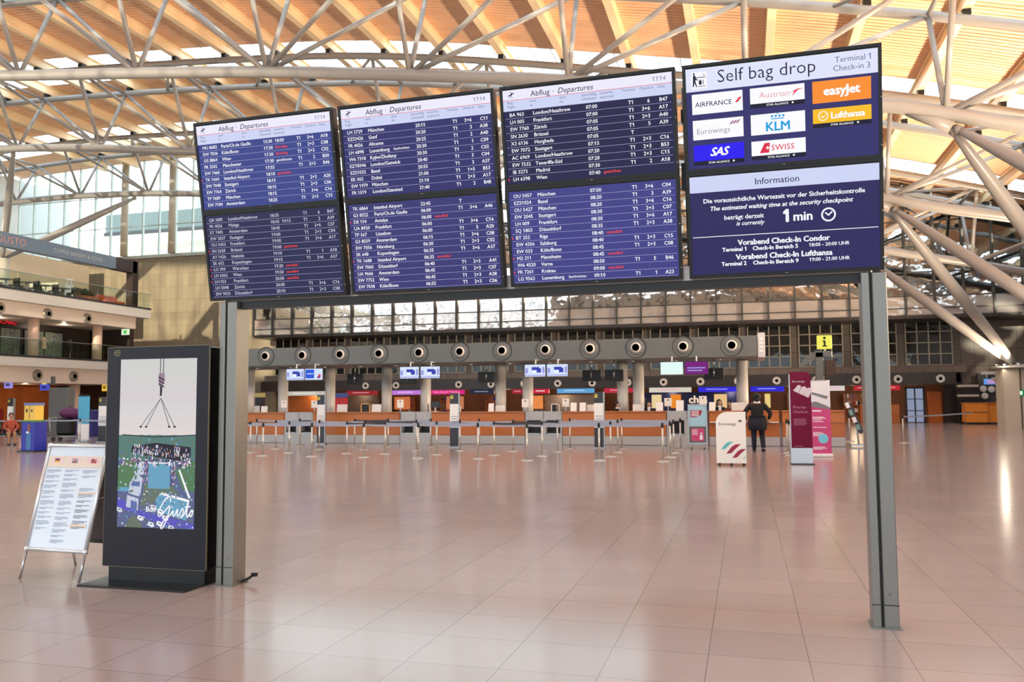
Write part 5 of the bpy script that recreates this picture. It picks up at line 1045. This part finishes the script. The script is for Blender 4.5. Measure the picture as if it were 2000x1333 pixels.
for px,py,lab,w,h,c_ in ((15,752,'small blue white hanging sign at the frame edge',.5,.4,(150,140,220)),(86,757,'blue hanging airline sign under the lower balcony',.6,.36,(70,80,200)),(204,757,'yellow hanging sign touching the black totem',.4,.5,(240,190,70))):
    p = atx(px,py,-40.9); t = thing('hanging_sign',lab,'sign',(p.x,p.y,p.z-h/2)); MB().b2(-w/2,w/2,0,.12,0,h).build('light_box', em('hang_%d'%px,c_), t); MB().tube([(0,.06,h),(0,.06,max(h+.1,2.86-p.z+h/2))],.02,6).build('hanger', M_alu, t)
    m = MB(); m.quad((-w*.3,-.004,h*.3),(w*.3,-.004,h*.3),(w*.3,-.004,h*.7),(-w*.3,-.004,h*.7)); m.build('mark', em('hang_mark_%d'%px,tuple(v//2 for v in c_)), t)
t = thing('yellow_light_box','yellow and grey hanging light box above the blue hanging sign','sign',tuple(atx(90,744,-40.8))); MB().b2(-.3,.05,0,.3,-.25,.25).build('yellow_face', em('lightbox_yellow',(246,226,120)), t); MB().b2(.05,.4,0,.3,-.25,.25).build('grey_side', M_grey, t)
# view through the end glazing
struct(MB().b2(-160,40,64,200,-.5,-.3).build('ground_outside', mat('outside_paving',(170,166,158),.8)))
p0 = at(243,420,95); p1 = at(390,408,95)
t = thing('building','low teal glass building seen through the end glazing','building',((p0.x+p1.x)/2,95,0)); w = (p1.x-p0.x)/2+3
MB().b2(-w,w,0,10,0,at(320,412,95).z).build('wall', mat('teal_facade',(80,94,98),.5,.1,.1,.2), t); zt = at(320,412,95).z
for k in range(3): MB().b2(-w,w,-.3,0,zt-3-4.2*k,zt-2.5-4.2*k).build('floor_band', M_dark, t)
MB().b2(w*.45,w*.8,2,8,zt,zt+2.5).build('roof_box', mat('roof_box_grey',(128,140,146),.6), t)
p = at(270,470,80); tag(MB().b2(p.x-9,p.x+12,80,86,0,at(270,458,80).z).build('terrace_block', M_concrete),'sunlit pale terrace block outside the end glazing','building')
# ------------------------------------------------------------------ people
def skin_obj(name, V_, E_, Rr, m, parent, sub=2, root=0):
    me = bpy.data.meshes.new(name); me.from_pydata(V_, E_, []); o = bpy.data.objects.new(name, me); COL.objects.link(o)
    sk = o.modifiers.new('skin','SKIN'); sk.use_smooth_shade = True
    if not me.skin_vertices:
        pass
    for i,v in enumerate(me.skin_vertices[0].data):
        r = Rr[i]; v.radius = r if isinstance(r,tuple) else (r,r); v.use_root = (i == root)
    su = o.modifiers.new('sub','SUBSURF'); su.levels = sub; su.render_levels = sub
    me.materials.append(m); o.parent = parent; return o
M_skin = mat('skin_light',(206,160,136),.55); M_skind = mat('skin_tan',(176,126,100),.55); M_navyc = mat('navy_uniform_cloth',(20,22,36),.85,0,.15,30); M_blackc = mat('black_cloth',(16,16,18),.85,0,.15,30); M_hair = mat('dark_brown_hair',(20,15,14),.6,0,.3,40)
def person(label, loc, rz, pose, cloth, hair='short', sc=1.0, legs=True, skin=None, seated=False, collar=None, trousers=None, grp=None):
    """standing figure 1.65 m tall facing -y in its own space; pose gives elbow and hand points"""
    S = skin or M_skin; t = thing('person', label, 'person', loc, rz, grp); t.scale = (sc,sc,sc)
    el_l, ha_l, el_r, ha_r = pose['el_l'],pose['ha_l'],pose['el_r'],pose['ha_r']
    if seated: hip, kn, an = .5, [(-.1,-.45,.5),(.1,-.45,.5)], [(-.1,-.42,.06),(.1,-.42,.06)]; dz = -.38
    else: hip, kn, an = .86, pose.get('kn',[(-.09,.0,.46),(.09,.0,.46)]), pose.get('an',[(-.09,.03,.07),(.1,.03,.07)]); dz = 0
    z = lambda p: (p[0],p[1],p[2]+dz)
    V_ = [(0,0,hip),(0,.01,1.05+dz),(0,.0,1.26+dz),(0,.01,1.36+dz),(0,0,1.44+dz),(0,-.015,1.52+dz),(0,-.01,1.6+dz),
          (-.16,.0,1.33+dz),z(el_l),z(ha_l),(.16,.0,1.33+dz),z(el_r),z(ha_r),(-.09,0,hip-.05),kn[0],an[0],(.09,0,hip-.05),kn[1],an[1],(an[0][0],an[0][1]-.12,.035),(an[1][0],an[1][1]-.12,.035)]
    E_ = [(0,1),(1,2),(2,3),(3,4),(4,5),(5,6),(2,7),(7,8),(8,9),(2,10),(10,11),(11,12),(0,13),(13,14),(14,15),(0,16),(16,17),(17,18),(15,19),(18,20)]
    R_ = [(.14,.1),(.12,.085),(.13,.09),(.06,.055),(.055,.055),(.08,.095),(.065,.08),.055,.042,.03,.055,.042,.03,.08,.055,.04,.08,.055,.04,.035,.035]
    skin_obj('body', V_, E_, R_, S, t)
    skin_obj('jacket', V_[0:3]+[V_[7],tuple(Vector(V_[8])),tuple(Vector(V_[8]).lerp(Vector(V_[9]),.85)),V_[10],V_[11],tuple(Vector(V_[11]).lerp(Vector(V_[12]),.85)),(0,.005,hip-.13),(0,.005,1.345+dz)],
        [(0,1),(1,2),(2,3),(3,4),(4,5),(2,6),(6,7),(7,8),(0,9),(2,10)], [(.17,.125),(.15,.11),(.165,.11),.072,.056,.046,.072,.056,.046,(.185,.14) if not seated else (.16,.12),(.075,.07)], cloth, t)
    tr = trousers or cloth
    skin_obj('trousers', [(0,0,hip-.02),V_[13],V_[14],(an[0][0],an[0][1],an[0][2]-.02),V_[16],V_[17],(an[1][0],an[1][1],an[1][2]-.02)], [(0,1),(1,2),(2,3),(0,4),(4,5),(5,6)], [(.12,.1),.097,.07,.055,.097,.07,.055], tr, t)
    for a in an: MB().ball((a[0],a[1]-.06,.04),(.052,.14,.05),12).build('shoe', M_black, t)
    for s_,h,e in ((-1,Vector(V_[9]),Vector(V_[8])),(1,Vector(V_[12]),Vector(V_[11]))):
        d = (h-e).normalized(); side = d.cross(Vector((0,1,.2))).normalized(); m = MB()
        for k in range(4): 
            b_ = h+d*.035+side*(.016*(k-1.5)); m.tube([b_,b_+d*(.04+.006*(k in (1,2))),b_+d*(.062+.012*(k in (1,2)))+Vector((0,-.012,0))],[.011,.01,.008],6)
        m.tube([h+d*.01-side*.025,h+d*.04-side*.045,h+d*.065-side*.045],[.012,.011,.008],6).ball(tuple(h+d*.03),(.034,.03,.036),8).build('fingers', S, t)
    hz = 1.54+dz
    m = MB().ball((0,.022,hz+.028),(.094,.108,.108),16)
    if hair == 'bun': m.ball((-.06,.0,hz+.0),(.045,.06,.07),10).ball((.06,.0,hz+.0),(.045,.06,.07),10); MB().lathe([(.19,1.02),(.215,.9),(.225,.75),(.21,.6),(.2,.6)],(0,0,0),24).build('tunic_skirt', M_navyc, t)
    if hair == 'bun': m.ball((0,.12,hz+.07),(.06,.055,.06),10).ball((0,.05,hz-.05),(.075,.075,.08),12)
    if hair == 'long':
        m.ball((-.07,.03,hz-.08),(.05,.06,.17),10).ball((.07,.03,hz-.08),(.05,.06,.17),10).ball((0,.08,hz-.06),(.09,.05,.17),10)
    m.build('hair', pose.get('hair',M_hair), t)
    m = MB().ball((0,-.05,hz-.005),(.066,.062,.088),14); m.build('face', S, t)
    f = MB()
    for s_ in (-1,1): f.ball((.026*s_,-.108,hz+.01),(.011,.006,.006),8,0).ball((.026*s_,-.107,hz+.03),(.017,.006,.004),8,0)
    f.ball((0,-.112,hz-.05),(.022,.006,.007),8,1); f.ball((0,-.116,hz-.018),(.011,.014,.02),8,2).ball((-.086,.0,hz),(.012,.02,.03),8,2).ball((.086,.0,hz),(.012,.02,.03),8,2); f.build('facial_features',[M_hair,mat('lip_tone',(160,90,84),.5),S], t)
    if collar: MB().prism([(-.05,1.3+dz),(.0,1.08+dz),(.05,1.3+dz),(.045,1.4+dz),(-.045,1.4+dz)],-.118,-.1).lathe([(.072,1.385+dz),(.076,1.41+dz),(.068,1.43+dz)],(0,.005,0),14,0,'Z',False).build('shirt_collar', collar, t)
    return t
hang = dict(el_l=(-.23,.04,1.08),ha_l=(-.2,-.14,.92),el_r=(.23,.04,1.08),ha_r=(.2,-.14,.92))
w = gnd(1481,882)
person('woman in dark uniform seen from behind walking between sign box and pylon',(w.x,w.y,0),math.pi,dict(el_l=(-.31,.03,1.08),ha_l=(-.25,-.05,.88),el_r=(.31,.03,1.08),ha_r=(.25,-.05,.88),kn=[(-.1,-.06,.46),(.09,.0,.46)],an=[(-.12,.1,.1),(.09,-.02,.07)]),M_blackc,'bun',1.07,True,None,False,M_paper,M_navyc).scale = (1.28,1.2,1.07)
person('clerk in white shirt and dark jacket behind the desk, head before the navy kiosk',(at(1268,800,31.15).x,31.15,.02),0,hang,M_blackc,'short',.98,True,None,False,M_paper).scale = (.92,.92,.92)
person('dark haired clerk with long hair behind the desk above the white sign box',(at(1405,800,31.15).x,31.15,0),.25,hang,M_blackc,'long',.96,True,None,False,M_paper)
person('clerk in dark jacket turned sideways, half hidden by the twin columns',(at(1206,800,31.2).x,31.2,0),1.2,hang,M_blackc,'short',.93,True,None,False,M_paper)
person('clerk partly hidden behind the long haired clerk',(at(1426,800,31.6).x,31.6,0),-.6,hang,mat('rust_blouse',(150,80,56),.8),'long',.93)
person('standing visitor in black before the blue lit kiosk screen',(at(1257,800,40).x,40,0),2.6,hang,M_blackc,'long',1.05)
person('clerk at the desk edge beside the gantry leg, head before the red display',(at(470,800,31.5).x,31.5,0),1.0,hang,M_blackc,'short',.93)
t = thing('bench','black bench with metal legs at the frame edge','bench',(-28.1,27.1,0),.6)
for k in range(3): MB().box((-.62+.62*k,0,.42),(.56,.5,.06),0,0,.02).box((-.62+.62*k,.25,.68),(.56,.06,.46),0,0,.02).build('seat', M_black, t)
MB().box((0,0,.36),(1.9,.06,.06)).tube([(-.7,-.25,0),(-.7,0,.36),(-.7,.25,0)],.025,8).tube([(.7,-.25,0),(.7,0,.36),(.7,.25,0)],.025,8).build('frame', M_alu, t)
person('seated traveller with orange top and tan trousers leaning on the bench',(-28.0,27.05,-.02),.9,dict(el_l=(-.24,-.05,1.08),ha_l=(-.1,-.3,.98),el_r=(.24,-.05,1.08),ha_r=(.12,-.32,.98)),mat('rust_red_top',(160,70,50),.8),'short',1.0,True,M_skind,True,None,mat('tan_trousers',(160,120,92),.8))
person('seated traveller in blue jeans cut by the frame edge',(-28.5,26.7,-.02),.9,dict(el_l=(-.24,-.05,1.08),ha_l=(-.1,-.3,.98),el_r=(.24,-.05,1.08),ha_r=(.12,-.32,.98)),mat('olive_top',(90,84,66),.8),'short',1.0,True,M_skind,True,None,mat('blue_jeans',(70,84,110),.8))
person('seated cafe guest on the upper balcony near the orange sofa',(-43.0,43.3,8.1),1.6,hang,M_blackc,'short',1.0,True,None,True)
for y in (35,40,45): lamp('gallery_fill_light','POINT',(-42.6,y,6.55),26,(1.0,.8,.6),None,.1)  # fill lights added to brighten the middle gallery shop fronts
for y in (33,38,43): lamp('hall_lamp','POINT',(-43.5,y,2.7),40,(1.0,.7,.42),None,.1)
